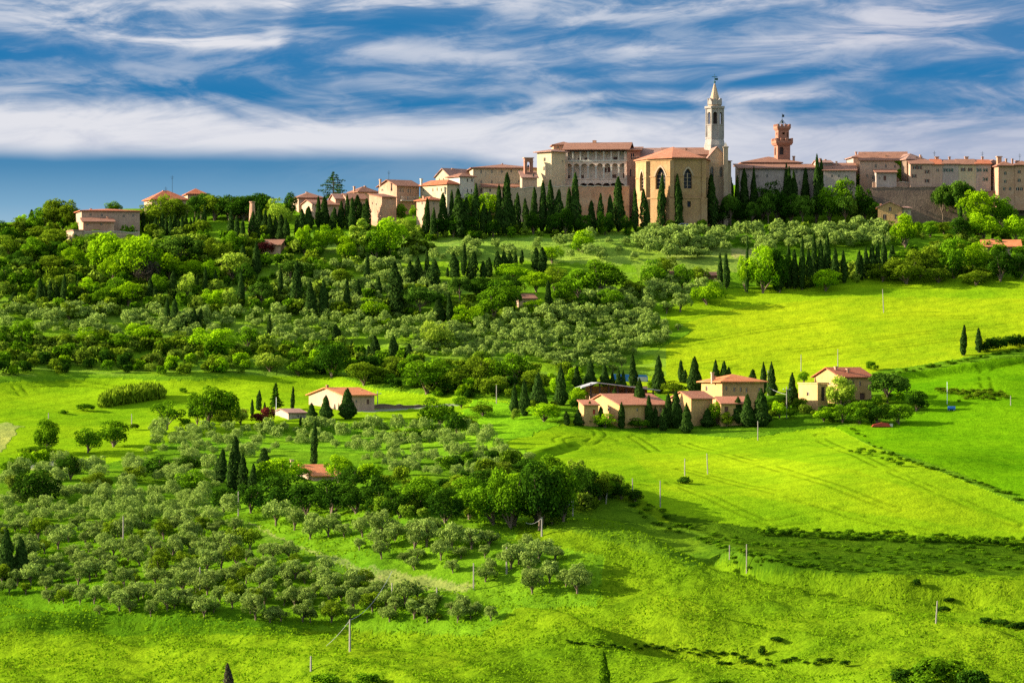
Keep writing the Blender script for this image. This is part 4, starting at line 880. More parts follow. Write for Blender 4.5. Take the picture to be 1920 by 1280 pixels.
# nave and transept behind
h = House('cathedral_nave', 'brown-roofed nave of the cathedral running back beneath the belfry', 1244, 1002, 0, 1345, 291, 430, depth=26, wall='sand', roof='roof', style='gx', ridge=273, over=.3, cat='church nave'); h.done([(1289, 276, 3.5, .3)])
h = House('cathedral_nave', 'older grey-brown side roof between the palace and the red choir roof', 1186, 1004, 0, 1246, 296, 430, depth=20, wall='sand', roof='roofold', style='gx', ridge=275, over=.3, cat='church nave'); h.done()
h = House('transept', 'tall sandstone transept with a steep gable under the white belfry', 1327, 998, 6, 1362, 297, 420, depth=12, wall='sand', roof='roofold', style='gy', ridge=276, over=.35, cat='transept')
h.win('F', 1335, 323, 6, 22, sty='point', pane='glass').win('F', 1352, 322, 5, 20, sty='point').done()
h = House('transept', 'narrow low-roofed sandstone side bay at the eastern end of the cathedral', 1357, 1001, 8, 1371, 303, 415, depth=14, wall='sand', roof='roof', style='shed', ridge=296, over=.35, cat='transept'); h.done()
for q, (p0, y0, y1) in enumerate(((1330, 272, 420), (1361, 276, 420))):
    pass
mb = MB(); X_, Y_, Z_ = world(1361, 420, 996.5); bt = thing('corner_buttress', 'slender stone buttress with a pinnacle at the corner of the transept', 'buttress', (X_, Y_, Z_)); hb = (420 - 277) / F * 997
MB().box(-.6, .6, 0, 1.6, -3, hb).box(-.75, .75, -.15, 1.75, hb + .01, hb + .3).build('shaft', M['sand'], bt); MB().frustum(4, .7, .05, hb + .31, hb + 1.5, 0, .8, R(45)).build('pinnacle', M['stone'], bt)
# belfry
Db = 1012.0; sb = Db / F
bel = thing('bell_tower', 'white octagonal bell tower with a stone spire and a bronze vane', 'bell tower', world(1340, 276, Db)); zb_ = lambda py: (276 - py) * sb
o8 = R(22.5); r1 = 16.0 * sb / math.cos(o8) * .98
mb = MB().frustum(8, 21 * sb, 21 * sb, -14, zb_(273), rot=o8).frustum(8, 20.5 * sb, r1 * 1.05, zb_(273), zb_(261), rot=o8).build('plinth', M['travertine'], bel)
mb = MB(); zt_ = zb_(203)
for i in range(8):
    a0_, a1_ = o8 + R(45) * i, o8 + R(45) * (i + 1); p0 = (r1 * math.cos(a0_), r1 * math.sin(a0_)); p1 = (r1 * math.cos(a1_), r1 * math.sin(a1_)); L_ = math.dist(p0, p1); d = ((p1[0] - p0[0]) / L_, (p1[1] - p0[1]) / L_); n_ = (-(p0[0] + p1[0]), -(p0[1] + p1[1])); nl = math.hypot(*n_); n_ = (n_[0] / nl, n_[1] / nl)
    f = lambda u, z, dep=0, p0=p0, d=d, n_=n_: (p0[0] + d[0] * u + n_[0] * dep, p0[1] + d[1] * u + n_[1] * dep, z)
    panel(mb, f, 0, L_, zb_(261), zt_, [(L_ * .22, L_ * .78, zb_(234), zb_(211), 'arch')], .5)
link('shaft', mb.mesh('shaft', M['travertine'], False), bel)
MB().frustum(8, r1 * .62, r1 * .62, zb_(261), zt_ - .1, rot=o8).build('dark_core', M['dark'], bel)  # dark solid behind the belfry openings, standing in for the shade inside
for py, k_, hh in ((261, 1.08, .5), (236, 1.05, .35), (204, 1.16, .6)): MB().frustum(8, r1 * k_, r1 * k_ * 1.02, zb_(py), zb_(py) + hh, rot=o8).build('cornice', M['travertine'], bel)
for i in range(8): an = o8 + R(45) * i; MB().frustum(5, .22, .2, zb_(260) + .3, zb_(204), r1 * 1.01 * math.cos(an), r1 * 1.01 * math.sin(an)).build('corner_shaft', M['travertine'], bel)
sp0 = zb_(204) + .61
spire = MB().frustum(8, r1 * .78, r1 * .66, sp0, zb_(192), rot=o8).frustum(8, r1 * .66, .2, zb_(192), zb_(157), rot=o8).build('spire', M['sand'], bel)
for i in range(8):
    an = R(45) * i; c_, s2 = math.cos(an), math.sin(an); rr = r1 * .68
    gb = MB(); hw = r1 * .27
    P_ = [(-hw, sp0 + .4), (hw, sp0 + .4), (hw, sp0 + 1.1), (0, sp0 + 2.2), (-hw, sp0 + 1.1)]
    tr = lambda q, d: ((rr + d) * c_ - q * s2, (rr + d) * s2 + q * c_)
    A_ = [(*tr(q, .28), z) for q, z in P_]; B_ = [(*tr(q, -.3), z) for q, z in P_]; gb.poly(A_); gb.poly(B_[::-1])
    for j in range(5): gb.poly([A_[j], A_[(j + 1) % 5], B_[(j + 1) % 5], B_[j]])
    gb.build('gablet', M['travertine'], spire)
vz = zb_(157)
MB().tube([(0, 0, vz - .5), (0, 0, vz + 2.5)], .07).frustum(8, .3, .3, vz + .2, vz + .6).box(-.03, .9, -.03, .03, vz + .9, vz + 1.5).box(-.75, .75, -.04, .04, vz + 1.75, vz + 1.9).box(-.05, .05, -.04, .04, vz + 1.3, vz + 2.6).build('vane', M['bronze'], bel)

# ---- town hall and its brick tower
h = House('town_palace', 'grey stone town palace with spreading brown roof at the foot of the brick tower', 1394, 1024, 3, 1500, 306, 380, depth=18, wall='grey', roof='roof', style='hip', ridge=292, over=.8, cat='palace'); h.done([(1493, 291, 4, .3), (1456, 293, 4, .6)])
h = House('long_palace', 'long grey palace wall with a lower eaves and a pipe below the brick tower', 1387, 1012, 3, 1534, 316, 395, depth=11, wall='grey', roof='roof', style='shed', ridge=305, over=.8, cat='palace')
h.wins_row('F', [(1403, 330), (1420, 331), (1438, 330), (1493, 322), (1512, 324), (1499, 343), (1475, 343), (1524, 343)], 3.2, 6).done()
Dt = 1030.0; st_ = Dt / F
tow = thing('town_hall_tower', 'square red brick battlemented clock tower rising behind the long palace', 'tower', world(1466.5, 296, Dt), R(12)); zt = lambda py: (296 - py) * st_
def sqp(half, z0, z1, holes): 
    m_ = MB()
    for k_ in range(4):
        an = R(90) * k_; c_, s2 = math.cos(an), math.sin(an)
        f = lambda u, z, d=0, c_=c_, s2=s2: (u * c_ + (half - d) * s2, u * s2 - (half - d) * c_, z)
        panel(m_, f, -half, half, z0, z1, holes, .5)
    m_.poly([(-half, -half, z1), (half, -half, z1), (half, half, z1), (-half, half, z1)]); return m_
w1 = 12.2 * st_; w2 = 10.4 * st_
link('lower_shaft', sqp(w1, -14, zt(271), [(-1.3, -.1, zt(291), zt(276), 'arch')]).mesh('lower_shaft', M['rbrick'], False), tow)
MB().box(-w1 * .8, w1 * .8, -w1 * .8, w1 * .8, zt(292), zt(275)).build('dark_core', M['dark'], tow)  # dark solid behind the tower arch, in place of the shade inside
link('upper_shaft', sqp(w2, zt(263), zt(242), [(-.35, .35, zt(253), zt(249)), (.9, 1.2, zt(258), zt(249))]).mesh('upper_shaft', M['rbrick'], False), tow)
def crown_(half, z0, z1, z2, name):
    m_ = MB(); m_.frustum(4, half * .86 * 1.414, half * 1.414, z0, (z0 + z1) / 2, rot=R(45)).box(-half, half, -half, half, (z0 + z1) / 2 + .003, z1); c_ = m_.build(name, M['rbrick'], tow)
    n = 4; st2 = 2 * half / (n * 2 - 1)
    for k_ in range(4):
        for i in range(n - 1):
            u = -half + st2 * (2 * i) ; q = MB(); 
            if k_ == 0: q.box(u, u + st2, -half, -half + .5, z1 + .003, z2)
            elif k_ == 1: q.box(half - .5, half, u, u + st2, z1 + .003, z2)
            elif k_ == 2: q.box(-u - st2, -u, half - .5, half, z1 + .003, z2)
            else: q.box(-half, -half + .5, -u - st2, -u, z1 + .003, z2)
            q.build('merlon', M['rbrick'], c_)
crown_(16.5 * st_, zt(273), zt(264.5), zt(260), 'lower_gallery'); crown_(13.2 * st_, zt(244.5), zt(237.5), zt(233.5), 'battlement')
zt0 = zt(237.5); MB().tube([(-1.2, -1.2, zt0), (0, 0, zt0 + 2.0)], .06).tube([(1.2, -1.2, zt0), (0, 0, zt0 + 2.0)], .06).tube([(1.2, 1.2, zt0), (0, 0, zt0 + 2.0)], .06).tube([(-1.2, 1.2, zt0), (0, 0, zt0 + 2.0)], .06).tube([(0, 0, zt0 + 1.9), (0, 0, zt0 + 3.7)], .05).box(-.03, .6, -.03, .03, zt0 + 2.6, zt0 + 3.3).frustum(8, .4, .2, zt0 + .9, zt0 + 1.6).build('bell_frame', M['iron'], tow)
# ---- eastern houses
h = House('town_house', 'low house with a weathered ridge roof and stub chimneys east of the long palace', 1534, 1014, 4, 1560, 306, 350, depth=10, wall='grey', roof='roofold', style='gx', ridge=300); h.done([(1541, 296, 3.5, .3), (1553, 297, 3, .5)])
h = House('town_house', 'wide house with orange roof and arched door below the ivy-clad block', 1544, 1008, -3, 1605, 320, 352, depth=10, wall='grey', roof='roof', style='shed', ridge=304); h.wins_row('F', [(1587, 333)], 5, 8, sty='arch'); h.wins_row('F', [(1560, 330), (1573, 330)], 3, 5).done([(1570, 300, 3, .7)])
h = House('town_house', 'tall weathered house with hipped end beside the ivy-clad block', 1600, 1018, 6, 1657, 296, 350, depth=10, wall='grey', roof='roofold', style='hip', ridge=284); h.done([(1612, 283, 3, .5)])
h = House('ivy_house', 'big pink-grey house with shaded east gable and ivy at its corner', 1612, 1012, -5, 1700, 301, 350, depth=12.5, wall='pink', roof='roof', style='gx', ridge=284, over=.5)
h.wins_row('F', [(1642, 311), (1661, 311), (1678, 312), (1606 + 20, 330), (1637, 333), (1659, 334)], 3.4, 6, shut=None).done([(1661, 290, 3, .2), (1622, 286, 3, .4), (1655, 283, 3, .5)])
ivh = h
h = House('side_house', 'dark shaded house end with a small gable east of the ivy', 1700, 1008, 24, 1733, 300, 352, depth=9, wall='rubble', roof='roofold', style='hip', ridge=288); h.win('F', 1719, 296, 2.5, 4).done([(1732, 290, 2.5, .2)])  # east gable in shade: the shade is put into the dark wall colour
h = House('porch_house', 'low pink porch wing with a lean-to roof below the ivy house', 1643, 1004.5, 0, 1681, 324, 352, depth=5.5, wall='grey', roof='roof', style='shed', ridge=318); h.win('F', 1659, 334, 5, 9, kind='door', pane='shutter').win('F', 1649, 334, 3, 5).done()
seg_ = [(1707, 1749, 'pink', [(1715, 314), (1724, 314), (1738, 322), (1714, 330), (1738, 339)], 'shutter', 'pinkish house at the west end of the eastern terrace', None), (1749, 1767, 'pink', [(1758, 319)], None, 'narrow pink house second in the eastern terrace', None),
        (1767, 1797, 'grey', [(1773, 319), (1783, 319)], 'gshutter', 'grey house with green shutters in the eastern terrace', None), (1797, 1830, 'cream', [(1806, 318), (1819, 318)], 'shutter', 'cream house with two dark shuttered windows in the eastern terrace', None), (1830, 1858, 'grey', [(1836, 319), (1848, 319), (1848, 336)], 'gshutter', 'greyish end house of the eastern terrace with green shutters', None)]
for i, (a_, b_, wm, ws, sh, lb, _) in enumerate(seg_):
    h = House('terrace_house', lb, a_ + (.15 if i else 0), 1004 + i * .15, 1.5, b_, 308 + (i % 2) * .6, 352, depth=9.5 + (i % 3) * .4, wall=wm, roof='roofred' if i in (1, 4) else 'roof', style='gx', ridge=299 - (i % 2), over=.0 if 0 else .45, group=None)
    h.wins_row('F', ws, 4.2, 6, shut=sh); h.done([((a_ + b_) / 2 + 4, 292, 6 if i in (1, 3) else 3.5, .55)])
h = House('terrace_house', 'terrace end coloured dark for its shade, next to the tall end houses', 1858, 1009, 18, 1876, 308, 360, depth=9, wall='rubble', roof='roof', style='hip', ridge=300); h.done()  # side of the terrace row, its shade painted with the dark wall colour
h = House('tall_house', 'tall orange-brick house with shuttered windows at the eastern edge of town', 1872, 1000, 8, 1903, 312, 366, depth=9, wall='brick', roof='roof', style='hip', ridge=303)
h.wins_row('F', [(1885, 325), (1885, 340), (1883, 354), (1894, 354)], 5, 6).done([(1880, 292, 8, .4), (1890, 297, 3, .2)])
h = House('tall_house', 'last house at the eastern edge of town with three rows of windows', 1903.3, 1000.5, 4, 1935, 311, 366, depth=9, wall='brick', roof='roof', style='hip', ridge=302); h.wins_row('F', [(1911, 322), (1911, 338), (1908, 354), (1915, 354), (1925, 330)], 6, 6.5, sty='arch').done([(1912, 300, 6, .4), (1900 + 6, 296, 3, .6)])
h = House('gatehouse', 'small ochre gabled house standing before the dark town wall', 1646, 985, -6, 1691, 389, 425, depth=8, wall='ochre', roof='roofold', style='gy', ridge=379, over=.6)
h.win('F', 1669, 391.5, 5, 9, shut=None, pane='shutter').win('F', 1659, 407, 6.5, 10, pane='shutter').win('F', 1680, 406, 5, 9, pane='shutter').done([(1651, 381, 3, .4)])
h = House('gatehouse_wing', 'lower ochre side wing of the gabled house before the town wall', 1691.3, 986, 4, 1708, 391, 425, depth=6, wall='cream', roof='roofold', style='shed', ridge=387, over=.5); h.win('F', 1700, 398, 3, 4).done()
h = House('hillside_house', 'pink house with a long red roof among trees on the eastern slope', 1843, 958, -4, 1913, 462, 500, depth=9, wall='pink', roof='rooforange', style='gx', ridge=450, over=.7)
h.win('F', 1856, 476, 4, 6).win('F', 1880, 476, 4, 7).done([(1863, 447, 5, .5)])
h = House('brick_hut', 'small red brick hut between the two tall cypresses and olives', 1322, 936, 8, 1347, 517, 532, depth=5, wall='rbrick', roof='roof', style='gx', ridge=511, over=.3); h.win('F', 1333, 522, 3, 4).done()
h = House('brick_hut', 'tiny orange-roofed hut half hidden in the grove', 1251, 938, 5, 1265, 515, 530, depth=4, wall='pink', roof='roof', style='gx', ridge=509, over=.3); h.win('F', 1257, 520, 2.5, 4).done()
h = House('slope_house', 'terracotta house hidden among bright trees in the middle of the slope', 972, 915, 14, 1006, 560, 592, depth=8, wall='pink', roof='roof', style='gx', ridge=551, over=.4); h.wins_row('F', [(983, 568), (996, 568)], 3, 5).done([(978, 545, 3, .5)])
# ---- farms in the fields
def base_at(px, py): g_ = G(px, py); return g_[1] if g_ else 800
Dv = 795
h = House('farm_villa', 'square ochre villa with an orange hipped roof in the middle farm', 1354, Dv, 24, 1432, 717, 784, l=1315, wall='ochre', roof='rooforange', style='hip', ridge=703, over=.8)
h.win('L', 1325, 728, 4, 9, pane='shutter'); h.wins_row('F', [(1362, 728), (1377, 730), (1389, 730), (1400, 731), (1424, 731)], 4, 8, pane='shutter', trim=False)
h.done([(1349.5, 698, 4.5, .35, 'pink'), (1358, 705, 5, .5)])
h = House('farm_barn', 'low ochre barn with a salmon gabled roof beside the villa', 1296, 785, 30, 1336, 747, 790, l=1258, wall='ochre', roof='roofpink', style='gx', ridge=735, over=.5); h.win('L', 1275, 758, 4, 6).done()
h = House('farm_porch', 'salmon-roofed porch in front of the ochre villa', 1352, 784, 10, 1404, 757, 792, depth=4.5, wall='ochre', roof='roofpink', style='shed', ridge=746, over=.4); h.win('F', 1362, 768, 7, 12, kind='door', pane='shutter').win('F', 1378, 770, 6, 9).win('F', 1392, 768, 5, 9, pane='shutter').done()
h = House('red_roofed_barn', 'long barn with a salmon-red roof behind the dark farm conifers', 1162, 780, 26, 1252, 759, 800, l=1096, wall='ochre', roof='roofpink', style='gx', ridge=740, over=.6)
h.wins_row('F', [(1195, 768), (1216, 768), (1238, 768)], 4, 6); h.win('L', 1116, 774, 9, 12, kind='door', pane='dark'); h.win('L', 1142, 767, 5, 7).done()
h = House('farm_outhouse', 'small ochre outhouse with a red door before the long barn', 1095, 779, 12, 1122, 760, 800, depth=5, wall='ochre', roof='roofpink', style='shed', ridge=752, over=.4); h.win('F', 1114, 772, 5, 9, kind='door', pane='red').done()
ob = thing('open_barn', 'big open hay barn with a grey sheet roof and dark bays', 'barn', world(1108, 757, 800), R(6)); s_ = 800 / F
x1_ = 118 * s_; zA = 24 * s_
for i in range(8): x = x1_ * i / 7; MB().box(x - .16, x + .16, 0, .32, -3, zA + (40 - 24) * s_ * max(0, 1 - abs(x - 1.6) / x1_)).build('post', M['dark'], ob)
MB().box(0, x1_, 9, 9.3, -3, zA + 1).box(0, x1_ * .5, 1.5, 1.7, -3, 2.2).build('wall', M['brick'], ob)
rb = MB(); rb.prism([(-2.2, zA + .6), (1.4, 39 * s_), (x1_ + 1.4, 24.5 * s_), (x1_ + 1.4, 24.5 * s_ + .18), (1.4, 39 * s_ + .18), (-2.2, zA + .78)], -1, 10, 'y'); rb.build('roof', M['tin'], ob)
for i in range(7): x = x1_ * i / 7 + .6; MB().box(x, x + 1.5, 5, 7.5, -2.5, 1.6 + (i % 3) * .5).build('hay_bale_stack', M['sand'], ob)
h = House('gabled_farmhouse', 'ochre farmhouse with a bright red gabled roof, two chimneys and a shaded porch', 1575, 807, 30, 1634, 706, 764, l=1527, wall='ochre', roof='roofred', style='gx', ridge=690, over=.7)
h.wins_row('F', [(1594, 717), (1600, 717), (1613, 719)], 4.5, 9, pane='shutter'); h.win('F', 1596, 742, 7, 11, kind='door', pane='dark').win('F', 1617, 744, 12, 15, kind='door', pane='shutter').win('L', 1555, 719, 3.5, 4)
h.done([(1584, 687, 4.5, .35, 'brick'), (1599, 691, 5, .2, 'brick')])
h = House('flat_annex', 'flat-roofed orange annex at the western side of the red-gabled farmhouse', 1533, 800, 24, 1552, 720, 764, l=1497, wall='ochre', roof='ochre', style='flat'); h.win('L', 1515, 738, 4.5, 7, pane='glass').win('F', 1543, 738, 7, 26, kind='door', pane='dark').done()
ant = MB()
# peach farmhouse
h = House('peach_farmhouse', 'peach-coloured farmhouse with a wide gable and terracotta roof in the western field', 643, 800, 32, 702, 741, 780, l=579, wall='pink', roof='rooforange', style='gx', ridge=728, over=.7)
h.wins_row('L', [(606, 736.5), (617, 736.5)], 4, 3.6); h.win('F', 690, 753, 5, 9, kind='door', pane='shutter').win('F', 668, 752, 4, 6).done([(646, 722, 3.5, .5, 'rbrick'), (697, 731, 3.5, .3, 'rbrick')])
h = House('white_barn', 'low whitewashed barn with a shallow grey roof by the red shrubs', 541, 787, 20, 575, 775, 802, l=511, wall='grey', roof='roofold', style='gx', ridge=768, over=.35); h.win('F', 552, 787, 9, 6, pane='glass').win('F', 559, 780, 2.5, 3).win('L', 520, 787, 8, 6).done()
h = House('grove_house', 'peach house with an orange roof sunk among dark trees of the grove', 588, 688, 24, 638, 892, 925, l=540, wall='pink', roof='rooforange', style='gx', ridge=874, over=.6); h.wins_row('F', [(600, 902), (618, 904)], 5, 6); h.win('L', 566, 893, 4, 5).done([(571, 863, 5, .5, 'brick')])
# ------------------------------------------------------------------ trees one can tell apart, cluster by cluster
def row(kind, m, what, where, end, pts, group, rev=False):
    """pts (column, foot row, tip row, width); labels count along the row from a landmark at one END"""
    order = sorted(range(len(pts)), key=lambda i: pts[i][0], reverse=rev); rank = {k_: n + 1 for n, k_ in enumerate(order)}
    for i, p in enumerate(pts):
        n = rank[i]; o = ORD[n] if n < len(ORD) else ORD[n // 10 * 0 + 30]
        lab = f'{what} {where}'
        if len(pts) > 1:
            for lab in (f'{o} {what} {where}, counted from {end}', f'{o} {what.split()[-1]} {where}, counted from {end}', f'{o} {what.split()[-1]} {where}, from {end}', f'{o} {what.split()[-1]} {where}'):
                if len(lab.replace('-', ' ').split()) <= 16: break
        mm = p[4] if len(p) > 4 else m
        plant(kind, p[0], p[1], p[2], p[3], mm, lab, group)
cy = lambda where, end, pts, g, rev=False: row('cypress', 'cyp', 'dark cypress', where, end, [(p[0], p[1], p[2] - 1 - .04 * (p[1] - p[2]), p[3] * 1.1) for p in pts], g, rev)
cy('at the western farmhouse', 'the farmhouse', [(59, 431, 396, 14), (269, 437, 398, 9), (283, 440, 416, 8), (292, 446, 410, 10)], 'cypresses by the western farmhouse')
cy('in the clipped row under the umbrella pines', 'the farmhouse end', [(305 + 7.4 * i, 440 + (i % 3), 402 + (i * 7 % 10), 9) for i in range(11)] + [(384, 432, 386, 7)], 'clipped cypress row below the umbrella pines')
cy('in the dense clump above the creeper house', 'the farmhouse side', [(433, 455, 398, 14), (445, 458, 408, 13), (456, 462, 415, 12), (475, 455, 400, 15), (486, 455, 390, 17), (497, 458, 398, 15), (506, 460, 405, 15), (516, 458, 410, 13), (526, 462, 405, 16), (536, 464, 412, 13), (557, 458, 410, 11), (566, 462, 400, 13), (575, 460, 395, 13)], 'cypress clump above the creeper house')
cy('beneath the low pink houses', 'the cedar side', [(567, 432, 395, 15), (580, 430, 390, 15), (597, 427, 372, 11), (609, 428, 372, 17), (626, 430, 392, 14), (641, 430, 380, 13), (651, 430, 368, 10), (660, 432, 374, 13), (671, 428, 370, 21), (688, 433, 376, 16), (731, 420, 378, 20)], 'cypresses beneath the pink houses')
cy('in the dark row below the convent', 'the houses', [(800, 446, 376, 14), (813, 450, 393, 12), (832, 444, 367, 19), (847, 442, 362, 12), (860, 446, 360, 24), (873, 444, 375, 19), (892, 442, 350, 16), (907, 441, 385, 15), (918, 441, 395, 11), (936, 442, 352, 15), (949, 443, 331, 22), (959, 441, 380, 14), (970, 438, 366, 15), (985, 438, 376, 14), (1001, 437, 356, 15)], 'cypress row below the convent')
cy('in the dark row below the arcaded palace', 'the convent side', [(1017, 437, 345, 15), (1031, 438, 343, 18), (1049, 438, 360, 20), (1066, 436, 357, 15), (1080, 437, 331, 19), (1110, 438, 380, 16), (1127, 438, 367, 14), (1143, 437, 370, 14), (1160, 435, 338, 22)], 'cypress row below the palace')
cy('standing before the cathedral choir', 'the palace', [(1191, 436, 357, 12), (1208, 436, 360, 17), (1241, 432, 333, 16), (1271, 432, 333, 17)], 'cypresses before the choir')
cy('between the cathedral and the long palace', 'the cathedral', [(1335, 426, 332, 20), (1352, 420, 321, 20), (1371, 405, 337, 9), (1382, 414, 335, 11), (1396, 412, 322, 18), (1413, 405, 318, 11), (1416, 412, 345, 17), (1467, 416, 362, 16), (1474, 395, 312, 11), (1480, 410, 318, 13), (1489, 406, 325, 14), (1510, 395, 320, 15), (1531, 402, 296, 14), (1541, 402, 305, 13), (1562, 396, 320, 13), (1572, 392, 323, 13)], 'cypresses below the long palace')
cy('in the western olive slope', 'the western edge', [(26, 573, 548, 18), (75, 579, 525, 14), (84, 570, 537, 10), (94, 570, 530, 13), (106, 568, 537, 14), (120, 571, 518, 11), (143, 560, 533, 10), (147, 552, 520, 8), (154, 567, 542, 9), (260, 540, 508, 8), (281, 572, 525, 14), (291, 579, 540, 14), (326, 565, 512, 16), (369, 553, 518, 9), (385, 560, 504, 10), (404, 545, 508, 9), (452, 577, 512, 13)], 'cypresses of the western slope')
cy('in the row across the middle of the slope', 'its western end', [(526, 575, 503, 9), (556, 582, 495, 21), (583, 597, 531, 20), (607, 594, 529, 16), (635, 582, 560, 10), (651, 595, 527, 13), (672, 582, 527, 13), (697, 562, 535, 13), (709, 560, 520, 14), (741, 592, 497, 30), (688, 534, 478, 11)], 'cypress row across the slope')
cy('in the big group above the round dark pine', 'its western side', [(769, 542, 492, 17), (784, 536, 483, 17), (801, 532, 470, 10), (814, 548, 490, 25), (839, 520, 503, 7), (851, 524, 477, 20), (870, 518, 460, 11), (887, 527, 475, 19), (823, 607, 565, 24), (843, 613, 552, 12)], 'cypresses above the round pine')
cy('along the top of the bright grove', 'its western end', [(906, 524, 492, 13), (917, 521, 485, 13), (934, 517, 474, 16), (945, 514, 473, 14), (956, 508, 475, 14), (966, 500, 474, 9), (978, 498, 470, 8), (1005, 509, 467, 17), (1016, 511, 467, 19), (1029, 590, 530, 14)], 'cypresses above the bright grove')
cy('low on the western slope', 'its western end', [(314, 617, 562, 12), (329, 621, 565, 17), (344, 622, 590, 12), (364, 625, 580, 13), (376, 616, 580, 9), (506, 634, 592, 9), (630, 642, 610, 18)], 'low western cypresses')
cy('in the scrub below the mid-slope grove', 'its western end', [(660, 668, 640, 9), (692, 677, 650, 13), (702, 680, 632, 20), (738, 677, 632, 18), (767, 679, 647, 16)], 'cypresses in the scrub')
cy('in the tall row along the top of the yellow field', 'the brick hut', [(1350, 538, 478, 10), (1362, 541, 478, 12), (1401, 549, 450, 8), (1458, 547, 478, 22), (1479, 542, 463, 13), (1490, 542, 472, 14), (1504, 544, 450, 12), (1517, 540, 470, 14), (1527, 534, 443, 13), (1538, 534, 455, 13), (1550, 530, 445, 17), (1566, 535, 470, 16), (1582, 532, 473, 12)], 'cypress row above the yellow field')
cy('in the hedge row west of the hillside house', 'the hillside house', [(1611, 527, 473, 14), (1623, 522, 465, 11), (1635, 522, 462, 15), (1646, 520, 455, 12), (1657, 518, 450, 13), (1673, 504, 462, 14), (1800, 448, 390, 12)], 'cypresses west of the hillside house', True)
cy('standing alone on the field boundary', 'the farms', [(1807, 667, 613, 13), (1835, 661, 618, 13)], 'pair of lone cypresses')
cy('around the peach farmhouse', 'the umbrella walnut', [(473, 780, 750, 7), (486, 770, 734, 11), (549, 770, 727, 8), (496, 768, 755, 5), (564, 800, 782, 6)], 'cypresses by the peach farmhouse')
cy('in the olive grove', 'the western edge', [(409, 905, 862, 18), (416, 905, 846, 20), (441, 927, 824, 26), (456, 927, 855, 20), (474, 932, 873, 16), (590, 878, 793, 14)], 'cypresses in the lower grove')
cy('around the red roofed barn', 'its western side', [(1062, 798, 773, 12), (1106, 798, 755, 14), (1117, 798, 765, 10), (1135, 780, 743, 12), (1165, 804, 757, 12), (1187, 738, 668, 16), (1217, 803, 745, 15), (1245, 808, 768, 14), (1277, 718, 678, 12), (1284, 718, 695, 12), (1411, 718, 694, 14)], 'cypresses around the barn')
row('conifer', 'cyp', 'dark conifer', 'in the thick stand west of the open barn', 'the field edge', [(965, 779, 722, 22), (984, 780, 712, 26), (1010, 768, 700, 38), (1052, 760, 686, 30), (1082, 728, 686, 22), (1106, 728, 675, 28), (1134, 724, 683, 22), (1148, 724, 697, 13), (1160, 726, 692, 15), (1169, 726, 694, 13)], 'conifers west of the open barn')
row('conifer', 'cyp', 'broad dark conifer', 'in front of the farm buildings', 'the barn door', [(1085, 798, 768, 24), (1126, 800, 762, 22), (1153, 778, 728, 24), (1178, 800, 758, 24), (1228, 802, 764, 22), (1326, 800, 766, 30), (1199, 790, 712, 38), (1252, 802, 738, 26), (1268, 803, 733, 34), (1287, 812, 757, 28), (1384, 797, 745, 34), (1402, 800, 740, 34), (1428, 799, 730, 42)], 'conifers in front of the farm')
row('conifer', 'cyp', 'pointed dark conifer', 'behind the ochre villa', 'the open barn', [(1235, 738, 668, 30), (1303, 738, 670, 36), (1342, 712, 675, 18), (1358, 712, 677, 20), (1366, 712, 688, 16), (1431, 738, 680, 20), (1447, 742, 680, 24), (1485, 757, 700, 26)], 'conifers behind the villa')
row('conifer', 'cyp', 'dense dark evergreen', 'beside the peach farmhouse', 'the white barn', [(585, 786, 756, 24), (612, 788, 742, 30), (652, 786, 729, 40)], 'evergreens by the peach farmhouse')
row('conifer', 'cyp', 'black-green conifer', 'at the western foot of the olive grove', 'the edge of the field', [(12, 1088, 992, 44), (40, 1086, 1008, 46)], 'conifers at the grove foot')
row('conifer', 'cyp', 'big dark conifer', 'beside the creeper house', 'the house', [(480, 516, 455, 24), (455, 510, 460, 26), (495, 880, 840, 34)], 'big slope conifers')
plant('cedar', 625, 374, 321, 56, 'dkgreen', 'cedar with level dark branches standing out on the ridge against the sky')
plant('fir', 517, 770, 716, 30, 'dkgreen', 'tiered dark fir tree in the field behind the white barn')
plant('cypress', 1133, 1300, 1221, 22, 'green', 'slender leafy sapling at the bottom edge of the meadow')
plant('cypress', 428, 1296, 1243, 18, 'purple', 'small brown-green sapling at the bottom edge below the olive grove')

row('tree', 'dkgreen', 'dark rounded tree', 'filling the belt behind the umbrella pines', 'the red villa', [(378, 414, 364, 50), (402, 414, 366, 54, 'oliveg'), (430, 414, 366, 56), (458, 414, 365, 58), (486, 414, 362, 56), (510, 420, 380, 40, 'oliveg')], 'dark trees behind the umbrella pines')
row('tree', 'oliveg', 'full rounded tree', 'on the ridge west of the farmhouse', 'the farmhouse', [(128, 432, 384, 44), (102, 432, 374, 56), (62, 438, 396, 44, 'green'), (30, 444, 408, 44), (2, 448, 415, 40, 'dkgreen'), (280, 428, 382, 44), (322, 424, 372, 50)], 'ridge trees west of the farmhouse', True)
pn = lambda what, where, end, pts, g, rev=False: row('pine', 'pine', what, where, end, pts, g, rev)
pn('umbrella pine', 'in the crest belt beside the red villa', 'the villa', [(366, 412, 364, 38), (384, 410, 357, 40), (405, 412, 363, 36), (428, 412, 365, 36), (453, 412, 363, 36), (472, 410, 362, 34), (492, 410, 360, 36)], 'umbrella pines on the crest')
pn('umbrella pine', 'on the western wooded slope', 'the farmhouse side', [(45, 512, 478, 44), (340, 500, 437, 92), (300, 498, 455, 46), (490, 578, 525, 54), (545, 532, 482, 46), (570, 524, 490, 44)], 'umbrella pines on the slope')
pn('round-headed pine', 'among the cypresses of the middle slope', 'the western side', [(787, 595, 528, 74), (862, 565, 515, 52)], 'round pines of the middle slope')
pn('tall umbrella pine', 'before the town wall', 'the gatehouse', [(1768, 422, 336, 44), (1800, 420, 331, 64)], 'umbrella pines before the town wall')
